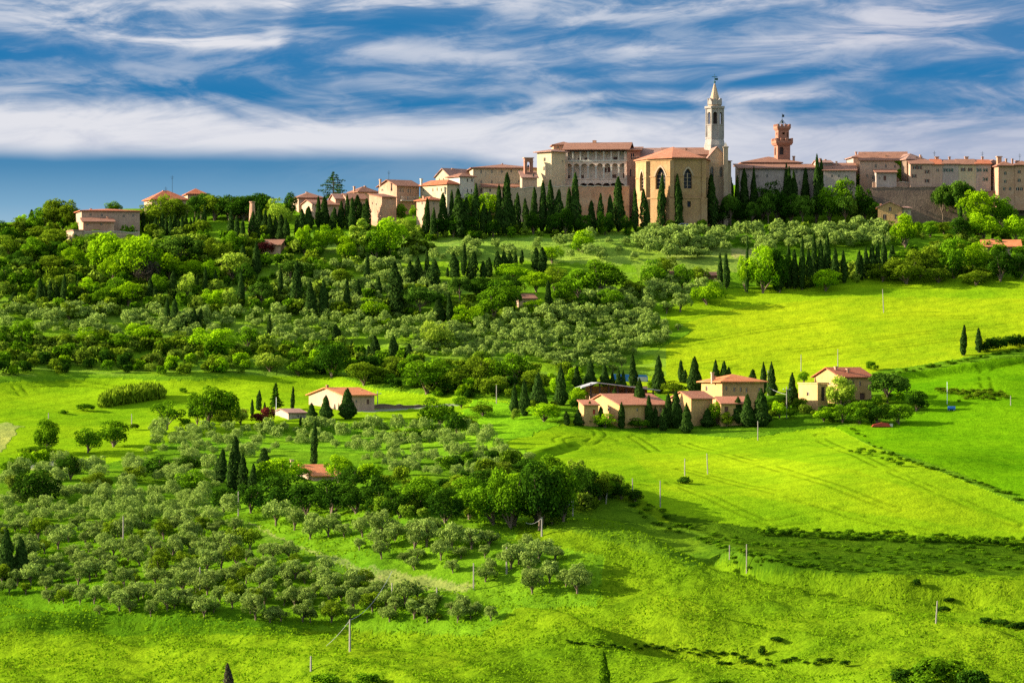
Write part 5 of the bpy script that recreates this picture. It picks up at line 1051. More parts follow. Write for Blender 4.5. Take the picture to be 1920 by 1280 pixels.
pn('pine with bare trunk', 'below the long palace', 'the cathedral', [(1370, 424, 358, 38), (1410, 424, 374, 30), (1440, 422, 355, 44), (1505, 424, 360, 46), (1585, 424, 362, 46)], 'pines below the long palace')
plant('pine', 1664, 756, 693, 86, 'pine', 'single round umbrella pine beside the red-gabled farmhouse', seed=3)
plant('tree', 918, 412, 360, 52, 'lime', 'light green dome-headed tree among the cypresses below the convent')
plant('tree', 878, 412, 364, 34, 'green', 'dark green dome-headed tree among the cypresses below the convent')
plant('tree', 1262, 738, 713, 52, 'oliveg', 'low dome-shaped tree behind the ochre farm barn')
plant('bush', 915, 368, 361, 60, 'lime', 'pale green hedge on the terrace under the convent')

tr = lambda what, where, end, pts, g, rev=False: row('tree', 'green', what, where, end, pts, g, rev)
tr('broadleaf tree', 'on the western skyline', 'the western edge', [(15, 445, 418, 40), (42, 432, 402, 28, 'lime'), (75, 450, 425, 50, 'oliveg'), (85, 425, 378, 46), (118, 430, 372, 54, 'oliveg'), (213, 402, 378, 34)], 'skyline trees')
tr('broadleaf tree', 'close to the western farmhouse', 'the farmhouse', [(232, 434, 392, 46, 'lime'), (302, 432, 366, 66, 'oliveg'), (335, 424, 376, 46, 'oliveg')], 'trees by the western farmhouse')
tr('tree', 'on the upper western slope', 'the western edge', [(15, 482, 440, 60, 'oliveg'), (35, 506, 470, 46, 'dkgreen'), (62, 492, 445, 52), (100, 462, 430, 62, 'oliveg'), (105, 492, 450, 40, 'dkgreen'), (122, 496, 456, 34), (138, 506, 460, 40, 'lime'), (98, 516, 480, 54, 'oliveg'), (10, 542, 498, 34, 'dkgreen'), (165, 470, 440, 44), (185, 512, 452, 50, 'lime')], 'trees of the upper western slope')
tr('leafy tree', 'in the bright wood below the western farmhouse', 'the western edge', [(205, 515, 438, 74, 'lime'), (232, 505, 440, 66, 'lime'), (262, 532, 440, 84, 'lime'), (215, 530, 478, 62, 'lime'), (272, 538, 473, 64, 'purple'), (290, 505, 460, 40, 'dkgreen'), (318, 525, 476, 52, 'lime'), (360, 528, 488, 58, 'lime'), (392, 532, 488, 44, 'lime'), (395, 490, 446, 44, 'oliveg'), (435, 524, 475, 76, 'pale'), (433, 486, 433, 40), (415, 500, 452, 44, 'oliveg'), (460, 545, 495, 44, 'dkgreen'), (370, 480, 440, 44, 'oliveg')], 'bright wood below the farmhouse')
tr('tree', 'in the band of trees above the western olives', 'the western edge', [(165, 556, 520, 42, 'lime'), (195, 577, 538, 46), (178, 572, 548, 36), (240, 574, 530, 60, 'lime'), (302, 562, 515, 40), (350, 562, 512, 36, 'pale'), (402, 582, 540, 50, 'lime'), (430, 584, 540, 30, 'pale'), (130, 600, 568, 40, 'oliveg'), (220, 560, 520, 40)], 'tree band above the western olives')
tr('rounded tree', 'in the lower western slope', 'the western edge', [(8, 640, 612, 34, 'dkgreen'), (40, 642, 598, 50), (118, 660, 625, 40, 'oliveg'), (170, 648, 612, 56, 'lime'), (225, 660, 625, 44), (268, 645, 606, 66, 'lime'), (330, 655, 620, 44, 'oliveg'), (400, 668, 612, 86, 'lime'), (465, 655, 612, 46), (506, 697, 662, 62, 'pale'), (560, 706, 668, 54), (622, 708, 640, 66, 'dkgreen')], 'trees of the lower western slope')
tr('fresh green tree', 'under the low pink houses', 'the crest pines', [(525, 432, 370, 50, 'pale'), (546, 412, 362, 28, 'dkgreen'), (571, 480, 423, 34, 'lime'), (604, 475, 420, 38, 'lime'), (634, 472, 424, 32, 'lime'), (652, 494, 443, 46, 'lime'), (705, 490, 428, 44), (732, 482, 410, 62, 'lime'), (757, 448, 411, 34, 'pale'), (775, 410, 384, 14, 'lime'), (752, 418, 383, 28), (592, 486, 450, 40)], 'fresh green trees under the houses')
row('poplar', 'pale', 'pale feathery tree', 'in the wood under the pink houses', 'the crest pines', [(673, 490, 404, 38), (774, 470, 424, 34)], 'feathery trees')
tr('tree', 'in the middle of the wooded slope', 'its western side', [(604, 522, 486, 44), (640, 540, 505, 44, 'oliveg'), (705, 602, 556, 64, 'lime'), (728, 616, 592, 40, 'lime'), (820, 656, 602, 66, 'pale'), (765, 560, 530, 40, 'oliveg'), (905, 560, 520, 60, 'dkgreen')], 'trees in the middle of the slope')
tr('dense tree', 'in the bright grove around the hidden house', 'its western side', [(862, 600, 560, 40, 'oliveg'), (881, 618, 570, 68, 'lime'), (925, 600, 545, 60), (942, 582, 524, 80), (963, 524, 493, 70, 'lime'), (1005, 548, 507, 56, 'lime'), (1005, 597, 560, 50, 'lime'), (1040, 545, 500, 50, 'oliveg'), (1055, 580, 530, 50), (1085, 560, 505, 66), (1100, 590, 552, 54, 'dkgreen'), (1125, 555, 487, 90), (1145, 582, 540, 56), (1190, 558, 525, 54, 'oliveg'), (1035, 496, 460, 44, 'lime'), (960, 556, 515, 44, 'dkgreen')], 'bright grove round the hidden house')
plant('tree', 1093, 476, 432, 46, 'lime', 'bright yellow-green round tree on the dry grass above the grove')
tr('tree', 'on the slope below the cathedral olives', 'the bright grove', [(1227, 542, 485, 54), (1280, 542, 497, 42), (1325, 572, 527, 64, 'lime'), (1398, 547, 480, 32, 'lime'), (1430, 550, 462, 64, 'lime'), (1462, 549, 467, 46, 'dkgreen'), (1548, 546, 502, 54, 'lime'), (1250, 515, 480, 40, 'oliveg'), (1310, 530, 500, 40, 'oliveg')], 'trees below the cathedral olives')
tr('spreading tree', 'near the hillside house', 'the cypress row', [(1655, 528, 492, 50, 'oliveg'), (1700, 532, 484, 84, 'oliveg'), (1725, 522, 463, 70, 'oliveg'), (1788, 522, 446, 58), (1760, 530, 495, 50, 'oliveg'), (1830, 514, 455, 52, 'lime'), (1876, 528, 468, 54, 'dkgreen'), (1914, 524, 475, 44, 'dkgreen'), (1830, 535, 508, 60, 'oliveg'), (1690, 500, 470, 50)], 'trees near the hillside house')
tr('tree', 'below the town wall', 'the gatehouse', [(1660, 447, 413, 40, 'oliveg'), (1698, 464, 402, 60, 'lime'), (1830, 432, 352, 64, 'lime'), (1880, 426, 366, 50), (1845, 452, 400, 64, 'lime'), (1800, 452, 408, 44, 'dkgreen'), (1770, 440, 415, 40, 'oliveg'), (1905, 455, 405, 50, 'lime'), (1745, 445, 415, 36)], 'trees below the town wall')
tr('dark tree', 'in the wood under the long palace', 'the cathedral', [(1352, 424, 385, 34, 'dkgreen'), (1388, 422, 380, 36, 'dkgreen'), (1430, 412, 352, 44, 'dkgreen'), (1457, 418, 338, 52, 'dkgreen'), (1483, 420, 365, 44, 'dkgreen'), (1530, 418, 365, 48, 'dkgreen'), (1556, 420, 352, 50), (1582, 405, 336, 46), (1600, 418, 360, 44), (1622, 420, 350, 44, 'dkgreen'), (1610, 372, 328, 22, 'lime'), (1640, 424, 380, 30, 'dkgreen')], 'dark wood under the long palace')
tr('tree', 'in the palace garden', 'the convent', [(1040, 384, 327, 58, 'lime'), (1066, 386, 338, 34, 'lime'), (968, 372, 345, 50, 'oliveg')], 'palace garden trees')
tr('dark tree', 'in the gap under the palace cypresses', 'the houses', [(820, 446, 405, 34, 'dkgreen'), (850, 446, 405, 34, 'dkgreen'), (882, 446, 408, 30, 'dkgreen'), (925, 446, 412, 30, 'dkgreen'), (1000, 440, 398, 30, 'dkgreen'), (1060, 441, 392, 34, 'dkgreen'), (1095, 441, 400, 30, 'dkgreen'), (1135, 441, 395, 34, 'dkgreen'), (1175, 440, 405, 24, 'dkgreen'), (1040, 441, 400, 30, 'dkgreen')], 'dark trees between the cypresses')
tr('shrubby tree', 'in the scrub behind the western field', 'the cypresses', [(683, 724, 680, 76, 'oliveg'), (740, 700, 668, 50, 'oliveg'), (800, 738, 672, 100), (895, 724, 668, 66, 'oliveg'), (965, 720, 662, 72), (1000, 735, 695, 50, 'oliveg'), (855, 735, 690, 60, 'oliveg'), (1048, 745, 705, 40, 'lime'), (930, 742, 705, 50, 'oliveg')], 'scrub trees behind the field')
tr('tree', 'in the clump between the two fields', 'the western side', [(805, 828, 795, 44, 'dkgreen'), (822, 804, 743, 66), (855, 818, 772, 44, 'dkgreen'), (880, 808, 780, 40, 'oliveg'), (770, 830, 800, 40), (745, 828, 805, 34, 'oliveg'), (905, 780, 752, 40, 'oliveg'), (865, 765, 742, 34)], 'trees between the fields')
tr('green tree', 'among the farm buildings', 'the open barn', [(1020, 790, 757, 66, 'lime'), (1086, 764, 726, 40, 'lime'), (1135, 802, 775, 44, 'lime'), (1318, 790, 765, 36, 'lime'), (1345, 796, 755, 38, 'lime'), (1362, 800, 772, 30, 'oliveg'), (1462, 785, 752, 30, 'lime'), (1200, 804, 782, 40), (1230, 735, 712, 34), (1500, 770, 745, 32)], 'trees among the farm buildings')
tr('tree', 'on the bank below the red-gabled farmhouse', 'the flat annex', [(1545, 790, 762, 44, 'lime'), (1580, 792, 758, 50), (1577, 770, 706, 66, 'pale'), (1612, 795, 752, 54), (1645, 795, 755, 50, 'dkgreen'), (1685, 795, 758, 54), (1718, 770, 732, 46, 'dkgreen'), (1507, 719, 697, 24)], 'trees below the red-gabled farmhouse')
tr('tree', 'in the western fields', 'the edge', [(88, 852, 786, 56), (75, 862, 834, 80), (165, 849, 802, 54), (213, 838, 788, 64), (390, 798, 726, 70), (420, 798, 734, 62), (370, 796, 750, 40, 'dkgreen'), (418, 799, 768, 40, 'oliveg'), (452, 795, 765, 34, 'pale')], 'trees in the western fields')
plant('leafy', 313, 806, 752, 62, 'green', 'open-crowned walnut tree with visible trunk in the western field')
tr('dark tree', 'in the lower grove', 'the western edge', [(20, 900, 860, 40), (71, 950, 880, 88, 'dkgreen'), (132, 900, 855, 50, 'dkgreen'), (182, 922, 886, 64, 'oliveg'), (296, 898, 855, 66, 'dkgreen'), (360, 888, 854, 56, 'dkgreen'), (362, 934, 880, 66), (250, 905, 872, 46, 'oliveg')], 'dark trees in the lower grove')
tr('big tree', 'crowding round the sunken grove house', 'its western side', [(500, 920, 865, 60), (525, 912, 858, 80, 'lime'), (530, 965, 890, 100, 'dkgreen'), (575, 968, 905, 80, 'dkgreen'), (622, 968, 898, 90, 'dkgreen'), (600, 950, 915, 60), (635, 905, 852, 56, 'lime'), (668, 962, 908, 80, 'dkgreen'), (470, 962, 905, 60, 'dkgreen'), (420, 960, 915, 60, 'dkgreen'), (560, 900, 868, 44), (660, 920, 875, 60, 'dkgreen')], 'big trees round the grove house')
tr('scrubby tree', 'in the dark thicket east of the grove house', 'the house', [(715, 962, 905, 70, 'dkgreen'), (750, 972, 915, 70, 'dkgreen'), (790, 960, 896, 80), (835, 982, 915, 80, 'dkgreen'), (880, 975, 895, 80), (925, 985, 905, 90), (965, 986, 893, 90), (1005, 980, 888, 80, 'dkgreen'), (1035, 985, 935, 60, 'dkgreen'), (860, 935, 890, 60, 'oliveg'), (930, 900, 868, 60, 'oliveg'), (990, 895, 860, 60, 'dkgreen'), (1030, 908, 853, 66), (1065, 915, 875, 50, 'oliveg'), (1090, 920, 880, 44, 'dkgreen'), (1138, 934, 887, 50), (1165, 938, 905, 40, 'dkgreen'), (1190, 945, 918, 34, 'dkgreen'), (910, 940, 880, 70, 'dkgreen'), (1012, 992, 866, 92, 'dkgreen'), (1056, 978, 874, 76), (958, 994, 880, 92), (1098, 952, 876, 60, 'dkgreen'), (1122, 944, 884, 50, 'oliveg')], 'thicket east of the grove house')  # trees at the list's end are added, tall, to cast shade over the fold
# ------------------------------------------------------------------ shrubs set by hand
sh = lambda m, px, yb, yt, w_, lab: plant('bush', px, yb, yt, w_, m, lab)
sh('redleaf', 500, 792, 765, 30, 'dark red shrub beside the white barn'); sh('redleaf', 483, 796, 776, 30, 'low rusty red shrub west of the dark red one by the white barn'); sh('redleaf', 450, 788, 768, 26, 'reddish shrub under the cypress near the walnut tree')
sh('redleaf', 498, 480, 456, 32, 'dark red creeper heaped against the brick creeper house'); sh('dkgreen', 1670, 357, 338, 30, 'clipped dark dome bush on top of the town wall'); sh('lime', 1720, 352, 339, 28, 'bright trimmed bush on the terrace below the eastern houses')
sh('lime', 1108, 351, 343, 12, 'small bright bush in front of the palace cellar arches, nearer the convent'); sh('lime', 1121, 351, 342, 13, 'small bright bush in front of the palace cellar arches, nearer the church')
sh('dkgreen', 1286, 907, 893, 28, 'small dark bush at the foot of a pole in the bright field'); sh('dkgreen', 1456, 1214, 1195, 26, 'round bush alone in the lower meadow'); sh('dkgreen', 1431, 1232, 1209, 16, 'upright small bush beside the round meadow bush'); sh('dkgreen', 1586, 1250, 1238, 22, 'flat dark bush low in the meadow')
sh('dkgreen', 1718, 1104, 1086, 18, 'single dark bush high in the meadow'); sh('dkgreen', 1780, 1136, 1122, 28, 'dark bush below the single meadow bush'); sh('dkgreen', 1700, 1290, 1255, 60, 'dark bush cut by the bottom edge, western one of three'); sh('green', 1765, 1300, 1237, 120, 'largest dark bush at the bottom edge of the meadow'); sh('dkgreen', 1825, 1300, 1258, 60, 'dark bush at the bottom edge just east of the largest one')
sh('green', 1350, 1290, 1274, 60, 'low bush touching the bottom edge of the meadow near the sapling'); sh('green', 690, 1292, 1262, 60, 'leafy bush at the bottom edge below the olive grove'); sh('green', 610, 1292, 1264, 60, 'leafy bush cut by the bottom edge west of its twin')
sh('green', 1636, 694, 678, 26, 'small bush beside the red-gabled farmhouse on the field edge'); sh('green', 348, 802, 785, 26, 'small bush at the foot of the walnut tree'); sh('oliveg', 252, 806, 795, 22, 'small bush by the thin pole in the western field'); sh('green', 160, 772, 758, 40, 'dark shrub west of the reed bed'); sh('green', 118, 776, 768, 20, 'tiny shrub farther west of the reed bed'); sh('green', 345, 736, 727, 18, 'small shrub on the far edge of the western field')
for i, (px, yb, w_) in enumerate([(1250, 590, 30), (1276, 586, 42), (1216, 588, 30), (1150, 700, 20), (1272, 620, 16), (1166, 688, 22)]): plant('olive', px, yb, yb - w_ * .85, w_, 'olive', f'{ORD[i + 1]} of the lone olives casting long shadows on the yellow field edge', 'lone olives at the edge of the yellow field')
for i in range(9): px = 1845 + i * 12; sh('dkgreen', px, 660 - i * 1.6, 640 - i * 1.5 - (i % 3) * 3, 24, f'{ORD[i + 1]} dark shrub in the boundary hedge, counting from the lone cypresses')
for i, (px, yb, w_) in enumerate([(1768, 1150, 30), (1850, 1172, 34), (1875, 1176, 40), (1905, 1180, 44)]): sh('dkgreen', px, yb, yb - 13 - i, w_, f'{ORD[i + 1]} dark low bush in the hollow at the eastern side of the meadow')

# ------------------------------------------------------------------ olive groves, shrubs of the slope: individuals where large, stuff where too many to count
def scatter(poly, sx, sy, jit, seed, keep=1.0, avoid=()):
    r = np.random.RandomState(seed); xs = [p[0] for p in poly]; ys = [p[1] for p in poly]; out = []; j = 0
    y = min(ys)
    while y < max(ys):
        sc = np.interp(y, [440, 1200], [.78, 1.25]); x = min(xs) + (j % 2) * sx * sc * .5
        while x < max(xs):
            px, py = x + r.randn() * jit * sx, y + r.randn() * jit * sy
            if r.rand() < keep and inpoly(np.array([px]), np.array([py]), poly)[0] and not any(inpoly(np.array([px]), np.array([py]), a)[0] for a in avoid): out.append((px, py))
            x += sx * sc
        y += sy * sc; j += 1
    return out
house_area = [(400, 850), (700, 850), (720, 985), (400, 975)]
lane = [(430, 968), (490, 975), (560, 1012), (700, 1062), (890, 1085), (900, 1108), (700, 1105), (590, 1062), (480, 1022)]
ol = []
G1 = [(-40, 950), (60, 930), (330, 925), (430, 965), (560, 1060), (700, 1102), (900, 1150), (960, 1182), (800, 1182), (560, 1172), (250, 1158), (150, 1150), (-40, 1110)]
for p in scatter(G1, 24, 14, .24, 1, .97, [lane]): ol.append((*p, 37, 'A'))
G1b = [(470, 970), (700, 985), (900, 1010), (1010, 1030), (1110, 1095), (1115, 1130), (1000, 1118), (880, 1092), (760, 1070), (640, 1030), (540, 1000)]
for p in scatter(G1b, 31, 18, .2, 2, .9, [lane]): ol.append((*p, 42, 'B'))
G2 = [(290, 812), (480, 806), (760, 802), (900, 812), (960, 850), (1000, 870), (940, 892), (860, 905), (740, 905), (690, 870), (640, 850), (560, 840), (480, 870), (400, 870), (250, 860)]
for p in scatter(G2, 24, 13, .16, 3, .9): ol.append((*p, 29, 'C'))
G2b = [(100, 880), (250, 870), (420, 880), (400, 925), (330, 925), (60, 930), (0, 940), (0, 900)]
for p in scatter(G2b, 30, 16, .25, 4, .8): ol.append((*p, 40, 'C'))
G3 = [(840, 612), (1000, 620), (1200, 592), (1262, 622), (1240, 650), (1150, 694), (1060, 700), (960, 672), (900, 680), (790, 672)]
for p in scatter(G3, 20, 9.5, .2, 5, .95): ol.append((*p, 24, 'D'))
G4 = [(0, 590), (200, 590), (560, 600), (800, 612), (900, 640), (780, 672), (640, 655), (500, 660), (350, 640), (100, 640), (0, 640)]
for p in scatter(G4, 24, 11, .25, 6, .7): ol.append((*p, 27, 'D'))
G5 = [(590, 500), (760, 492), (1000, 500), (1220, 490), (1260, 500), (1400, 480), (1660, 470), (1660, 440), (1300, 440), (1180, 448), (900, 462), (760, 475)]
for p in scatter(G5, 25, 10, .3, 7, .4): ol.append((*p, 26, 'E'))
G5b = [(1190, 478), (1400, 468), (1680, 470), (1680, 440), (1200, 446)]
for p in scatter(G5b, 27, 8, .25, 8, .85): ol.append((*p, 30, 'E'))
G6 = [(520, 520), (760, 500), (860, 560), (700, 620), (600, 600), (520, 560)]
for p in scatter(G6, 22, 9, .25, 9, .8): ol.append((*p, 24, 'E'))
G7 = [(1140, 560), (1250, 540), (1350, 548), (1230, 575), (1200, 596), (1000, 618), (900, 620), (1000, 600)]
for p in scatter(G7, 24, 10, .25, 10, .85): ol.append((*p, 30, 'D'))
ol.sort(key=lambda p: -p[1] - p[2] * 3)
GL = {'A': ('silvery green olive tree in the packed lower grove west of the dirt lane', 'olive trees west of the dirt lane'), 'B': ('loose grey-green olive tree in the open rows east of the dirt lane', 'olive trees east of the dirt lane'), 'C': ('small olive tree in the grove between the peach farmhouse and the grove house', 'olive trees below the peach farmhouse'), 'D': ('olive tree in the dense planting beside the yellow field', 'olives beside the yellow field'), 'E': ('olive tree on the dry terraces under the town', 'olives on the terraces')}
NIND = 290
rr_ = random.Random(5); far = []
for i, (px, py, w_, g_) in enumerate(ol):
    pt = G(px, py)
    if not pt: continue
    k_ = rr_.uniform(.62, 1.3); wm = w_ * k_; hm = wm * rr_.uniform(.7, 1.05)
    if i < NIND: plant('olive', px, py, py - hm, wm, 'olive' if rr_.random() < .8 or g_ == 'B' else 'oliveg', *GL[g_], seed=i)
    else: far.append((pt, wm / F * pt[1], hm / F * pt[1], i))
def mass(name, label, cat, kinds, items, m, frac, size):
    """far plants that run together: one object, every plant still its own clump of leaves"""
    Vs, Ts = [], []; r = np.random.RandomState(3)
    for (pt, w_, h_, i) in items:
        kd = kinds[i % len(kinds)]; V_, T_, _, _ = PROTO[kd][i % len(PROTO[kd])]; n = len(V_) // 4; near_ = pt[1] < 760; fr_ = min(1.0, frac * (2.6 if near_ else 1)); pick = np.sort(r.choice(n, int(n * fr_), replace=False)); sz_ = size * (.62 if near_ else 1)
        q = V_.reshape(n, 4, 3)[pick]; c_ = q.mean(1, keepdims=True); q = c_ + (q - c_) * sz_
        a = r.rand() * 6.28; x, y = q[..., 0] * w_, q[..., 1] * w_; q = np.stack([x * math.cos(a) - y * math.sin(a) + pt[0], x * math.sin(a) + y * math.cos(a) + pt[1], q[..., 2] * h_ + pt[2]], -1)
        Vs.append(q.reshape(-1, 3)); Ts.append(np.clip(T_.reshape(n, 4)[pick].ravel() + (r.rand() - .5) * .5, 0, 1))
    V_ = np.vstack(Vs); link(name, make_mesh(name, V_, quads(len(V_) // 4), M[m], tint=np.concatenate(Ts)), None, label, cat, None, 'stuff')
mass('distant_olive_trees', 'far olive trees running together over the terraces and slopes below the town', 'olive trees', ['olive'], far, 'olive', .42, 1.5)
# shrubs and small trees that fill the wooded slope
fields_av = [[(0, 705), (540, 690), (700, 725), (960, 752), (960, 1400), (0, 1400)]]
S = []
S1 = [(-20, 450), (120, 430), (300, 440), (540, 455), (620, 490), (560, 560), (560, 600), (-20, 600)]
for p in scatter(S1, 26, 10, .35, 21, .62): S.append((*p, 26))
S2 = [(-20, 640), (350, 645), (500, 662), (640, 660), (800, 680), (900, 690), (1050, 705), (1090, 720), (1000, 755), (860, 752), (720, 728), (600, 702), (540, 692), (370, 706), (200, 702), (-20, 708)]
for p in scatter(S2, 23, 9, .4, 22, .8): S.append((*p, 27))
S3 = [(480, 560), (760, 560), (900, 560), (1000, 590), (1200, 560), (1180, 590), (860, 620), (560, 605)]
for p in scatter(S3, 30, 12, .35, 23, .55): S.append((*p, 26))
S4 = [(620, 470), (800, 460), (820, 480), (640, 505)]
for p in scatter(S4, 24, 9, .3, 24, .7): S.append((*p, 24))
S5 = [(1380, 545), (1560, 540), (1670, 520), (1920, 530), (1920, 460), (1700, 470), (1660, 500), (1400, 515)]
for p in scatter(S5, 26, 9, .35, 25, .75): S.append((*p, 26))
S6 = [(680, 900), (900, 930), (1060, 930), (1150, 930), (1060, 985), (900, 990), (700, 975)]
for p in scatter(S6, 26, 12, .3, 26, .7): S.append((*p, 34))
S7 = [(940, 790), (1100, 770), (1300, 800), (1480, 790), (1620, 795), (1740, 775), (1700, 750), (1500, 760), (1340, 790), (1090, 755), (960, 775)]
for p in scatter(S7, 26, 9, .35, 27, .55): S.append((*p, 20))
S8 = [(800, 880), (900, 860), (1060, 890), (1180, 930), (1140, 945), (900, 925)]
for p in scatter(S8, 26, 12, .35, 28, .8): S.append((*p, 34))
S9 = [(0, 860), (60, 880), (110, 880), (130, 930), (0, 950)]
for p in scatter(S9, 28, 12, .3, 29, .6): S.append((*p, 34))
S10 = [(700, 440), (1180, 432), (1660, 428), (1900, 440), (1900, 470), (1660, 440), (1200, 442), (800, 455)]
for p in scatter(S10, 24, 6, .35, 30, .5): S.append((*p, 18))
S.sort(key=lambda p: -p[1] - 3 * p[2]); farS = []
mats_ = ['scrub', 'oliveg', 'green', 'scrub', 'lime', 'dkgreen', 'oliveg']
for i, (px, py, w_) in enumerate(S):
    pt = G(px, py)
    if not pt: continue
    k_ = rr_.uniform(.7, 1.35); wm = w_ * k_; hm = wm * rr_.uniform(.6, .95)
    if i < 280:
        where = 'in the dark thicket by the grove house' if py > 850 else 'around the farm buildings' if py > 740 else 'in the scrub belt above the western field' if py > 640 else 'on the wooded slope'
        mm = mats_[rr_.randrange(7)]; cw = {'scrub': 'drab green', 'oliveg': 'olive-brown', 'green': 'green', 'lime': 'bright green', 'dkgreen': 'dark green'}[mm]
        plant('bush', px, py, py - hm, wm, mm, f'{cw} shrub {where}', f'{cw} shrubs {where}', seed=i)
    else: farS.append((pt, wm / F * pt[1], hm / F * pt[1], i))
third = len(farS) // 3 + 1
for k_, (m_, nm, lb) in enumerate([('scrub', 'undergrowth', 'mixed green undergrowth between the trees of the wooded slope'), ('oliveg', 'scrub', 'drab olive-brown scrub between the trees of the wooded slope'), ('green', 'thicket', 'fresh green thicket between the trees of the wooded slope')]):
    it = farS[k_::3]
    if it: mass(nm, lb, 'undergrowth', ['bush'], it, m_, .40, 1.6)
# rough hedge lines and bank growth
def line_items(pts, step, w_, h_, seed, jx=3, jy=3):
    r = random.Random(seed); out = []
    for (a, b) in zip(pts[:-1], pts[1:]):
        n = max(1, int(math.hypot(b[0] - a[0], b[1] - a[1]) / step))
        for i in range(n):
            px = a[0] + (b[0] - a[0]) * i / n + r.uniform(-jx, jx); py = a[1] + (b[1] - a[1]) * i / n + r.uniform(-jy, jy); pt = G(px, py)
            if pt: k_ = r.uniform(.6, 1.3); out.append((pt, w_ * k_, h_ * k_, r.randrange(100)))
    return out
it = line_items([(1600, 805), (1640, 838), (1700, 868), (1780, 890), (1860, 918), (1925, 945)], 11, 1.3, .5, 1) + line_items([(1400, 772), (1500, 745), (1640, 706), (1750, 690), (1850, 668), (1925, 655)], 12, 1.7, .6, 2) + line_items([(1600, 848), (1700, 870)], 10, 1.5, .7, 3, 10, 8)
mass('hedge', 'rough low hedge running down the boundary between the bright fields', 'hedge', ['bush'], it, 'green', .3, 1.6)
it = line_items([(1290, 1000), (1400, 1030), (1500, 1035), (1650, 1036), (1800, 1038), (1925, 1044)], 9, 1.6, .7, 4, 8, 14) + line_items([(1180, 945), (1300, 1000), (1400, 1045)], 9, 1.5, .6, 5, 20, 12) + line_items([(1420, 1000), (1600, 1008), (1925, 1020)], 5, 1.5, .8, 6, 8, 6) + line_items([(1380, 1055), (1600, 1062), (1925, 1070)], 8, 1.4, .5, 16, 10, 12)
mass('bank_scrub', 'dark rough scrub covering the bank under the bright field', 'scrub', ['bush'], it, 'green', .3, 1.5)
it = line_items([(1760, 738), (1890, 742)], 5, 1.6, .8, 7, 4, 6) + line_items([(1800, 748), (1885, 745)], 6, 1.5, .8, 8, 4, 6)
mass('rush_patch', 'patch of dark rushes in the damp hollow of the green field', 'rushes', ['bush'], it, 'oliveg', .3, 1.5)
it = line_items([(1065, 1206), (1200, 1220), (1330, 1232), (1400, 1232)], 9, .9, .38, 9, 4, 3) + line_items([(1350, 1248), (1560, 1245)], 12, 1.3, .6, 10, 8, 6)
mass('ditch_weeds', 'dark weeds growing along the ditch in the lower meadow', 'weeds', ['bush'], it, 'dkgreen', .3, 1.5)
# reed bed: many upright stems
r = np.random.RandomState(8); P_, N_ = [], []
for k_ in range(5200):
    px = 188 + 118 * r.rand(); py = 766 - (px - 188) * .15 - 8 * r.rand(); pt = G(px, py)
    if not pt: continue
    hh = 3.2 * (1 - abs((px - 247) / 75) ** 4) * (.6 + .5 * r.rand()); z_ = r.rand() ** .7 * hh; P_.append((pt[0] + r.randn() * .3, pt[1] + r.randn() * .3, pt[2] + z_)); N_.append((r.randn(), -1, .3))
V_ = cards(np.array(P_), np.array(N_), .55, r, 2.0, True); link('reed_bed', make_mesh('reed_bed', V_, quads(len(V_) // 4), M['oliveg'], tint=np.repeat(r.rand(len(P_)), 4)), None, 'long bed of grey-green reeds in the western field', 'reeds', None, 'stuff')
# ivy on the big house, climbing its east corner
r = np.random.RandomState(9); n = 1400; lx = ivh.R - 3.2 * (r.rand(n) ** .8) * 1.0; lz = r.rand(n) * (ivh.he - .3); keep = (lx > ivh.R - 3.2 + 1.6 * np.sin(lz * .9) ** 2); lx, lz = lx[keep], lz[keep]
V_ = cards(np.stack([lx, -.15 - .25 * r.rand(len(lx)), lz], 1), np.stack([r.randn(len(lx)) * .5, -np.ones(len(lx)), r.randn(len(lx)) * .5 + .3], 1), .5, r)
io = link('ivy', make_mesh('ivy', V_, quads(len(V_) // 4), M['green'], tint=np.repeat(r.rand(len(lx)), 4)), ivh.root)
# grass tufts of the lower meadow
r = np.random.RandomState(10); n = 80000
px = r.uniform(-20, 1940, n); q = r.rand(n); Dg = 445 + q * 180; jj_ = np.clip(np.searchsorted(DD, Dg), 1, nD - 1); ii_ = np.clip(np.round((px + 60) / 2.5).astype(int) + 26, 0, nU - 1)
gx, gd, gzz, gy_ = (px - CX) / F * Dg, Dg, Z[ii_, jj_], YG[ii_, jj_]; zc_ = Cc[ii_, jj_]
ok = (zc_[:, 3] > .55) & (zc_[:, 1] > .12) & (fbm(gx / 5, gd / 5, 71, 3) > .42); gx, gd, gzz = gx[ok], gd[ok], gzz[ok]; n = len(gx)
hh = .15 + .3 * r.rand(n) ** 2
V_ = cards(np.stack([gx, gd, gzz + hh * .3], 1), np.stack([r.randn(n) * .8, -.5 * np.ones(n) - .5, 1.2 + r.randn(n) * .4], 1), .34, r, 1.1, True)
link('meadow_grass', make_mesh('meadow_grass', V_, quads(n), M['grassm'], tint=np.repeat(np.clip(.15 + r.rand(n) * .6, 0, 1), 4)), None, 'tall tufted grass of the lower meadow', 'grass', None, 'stuff')

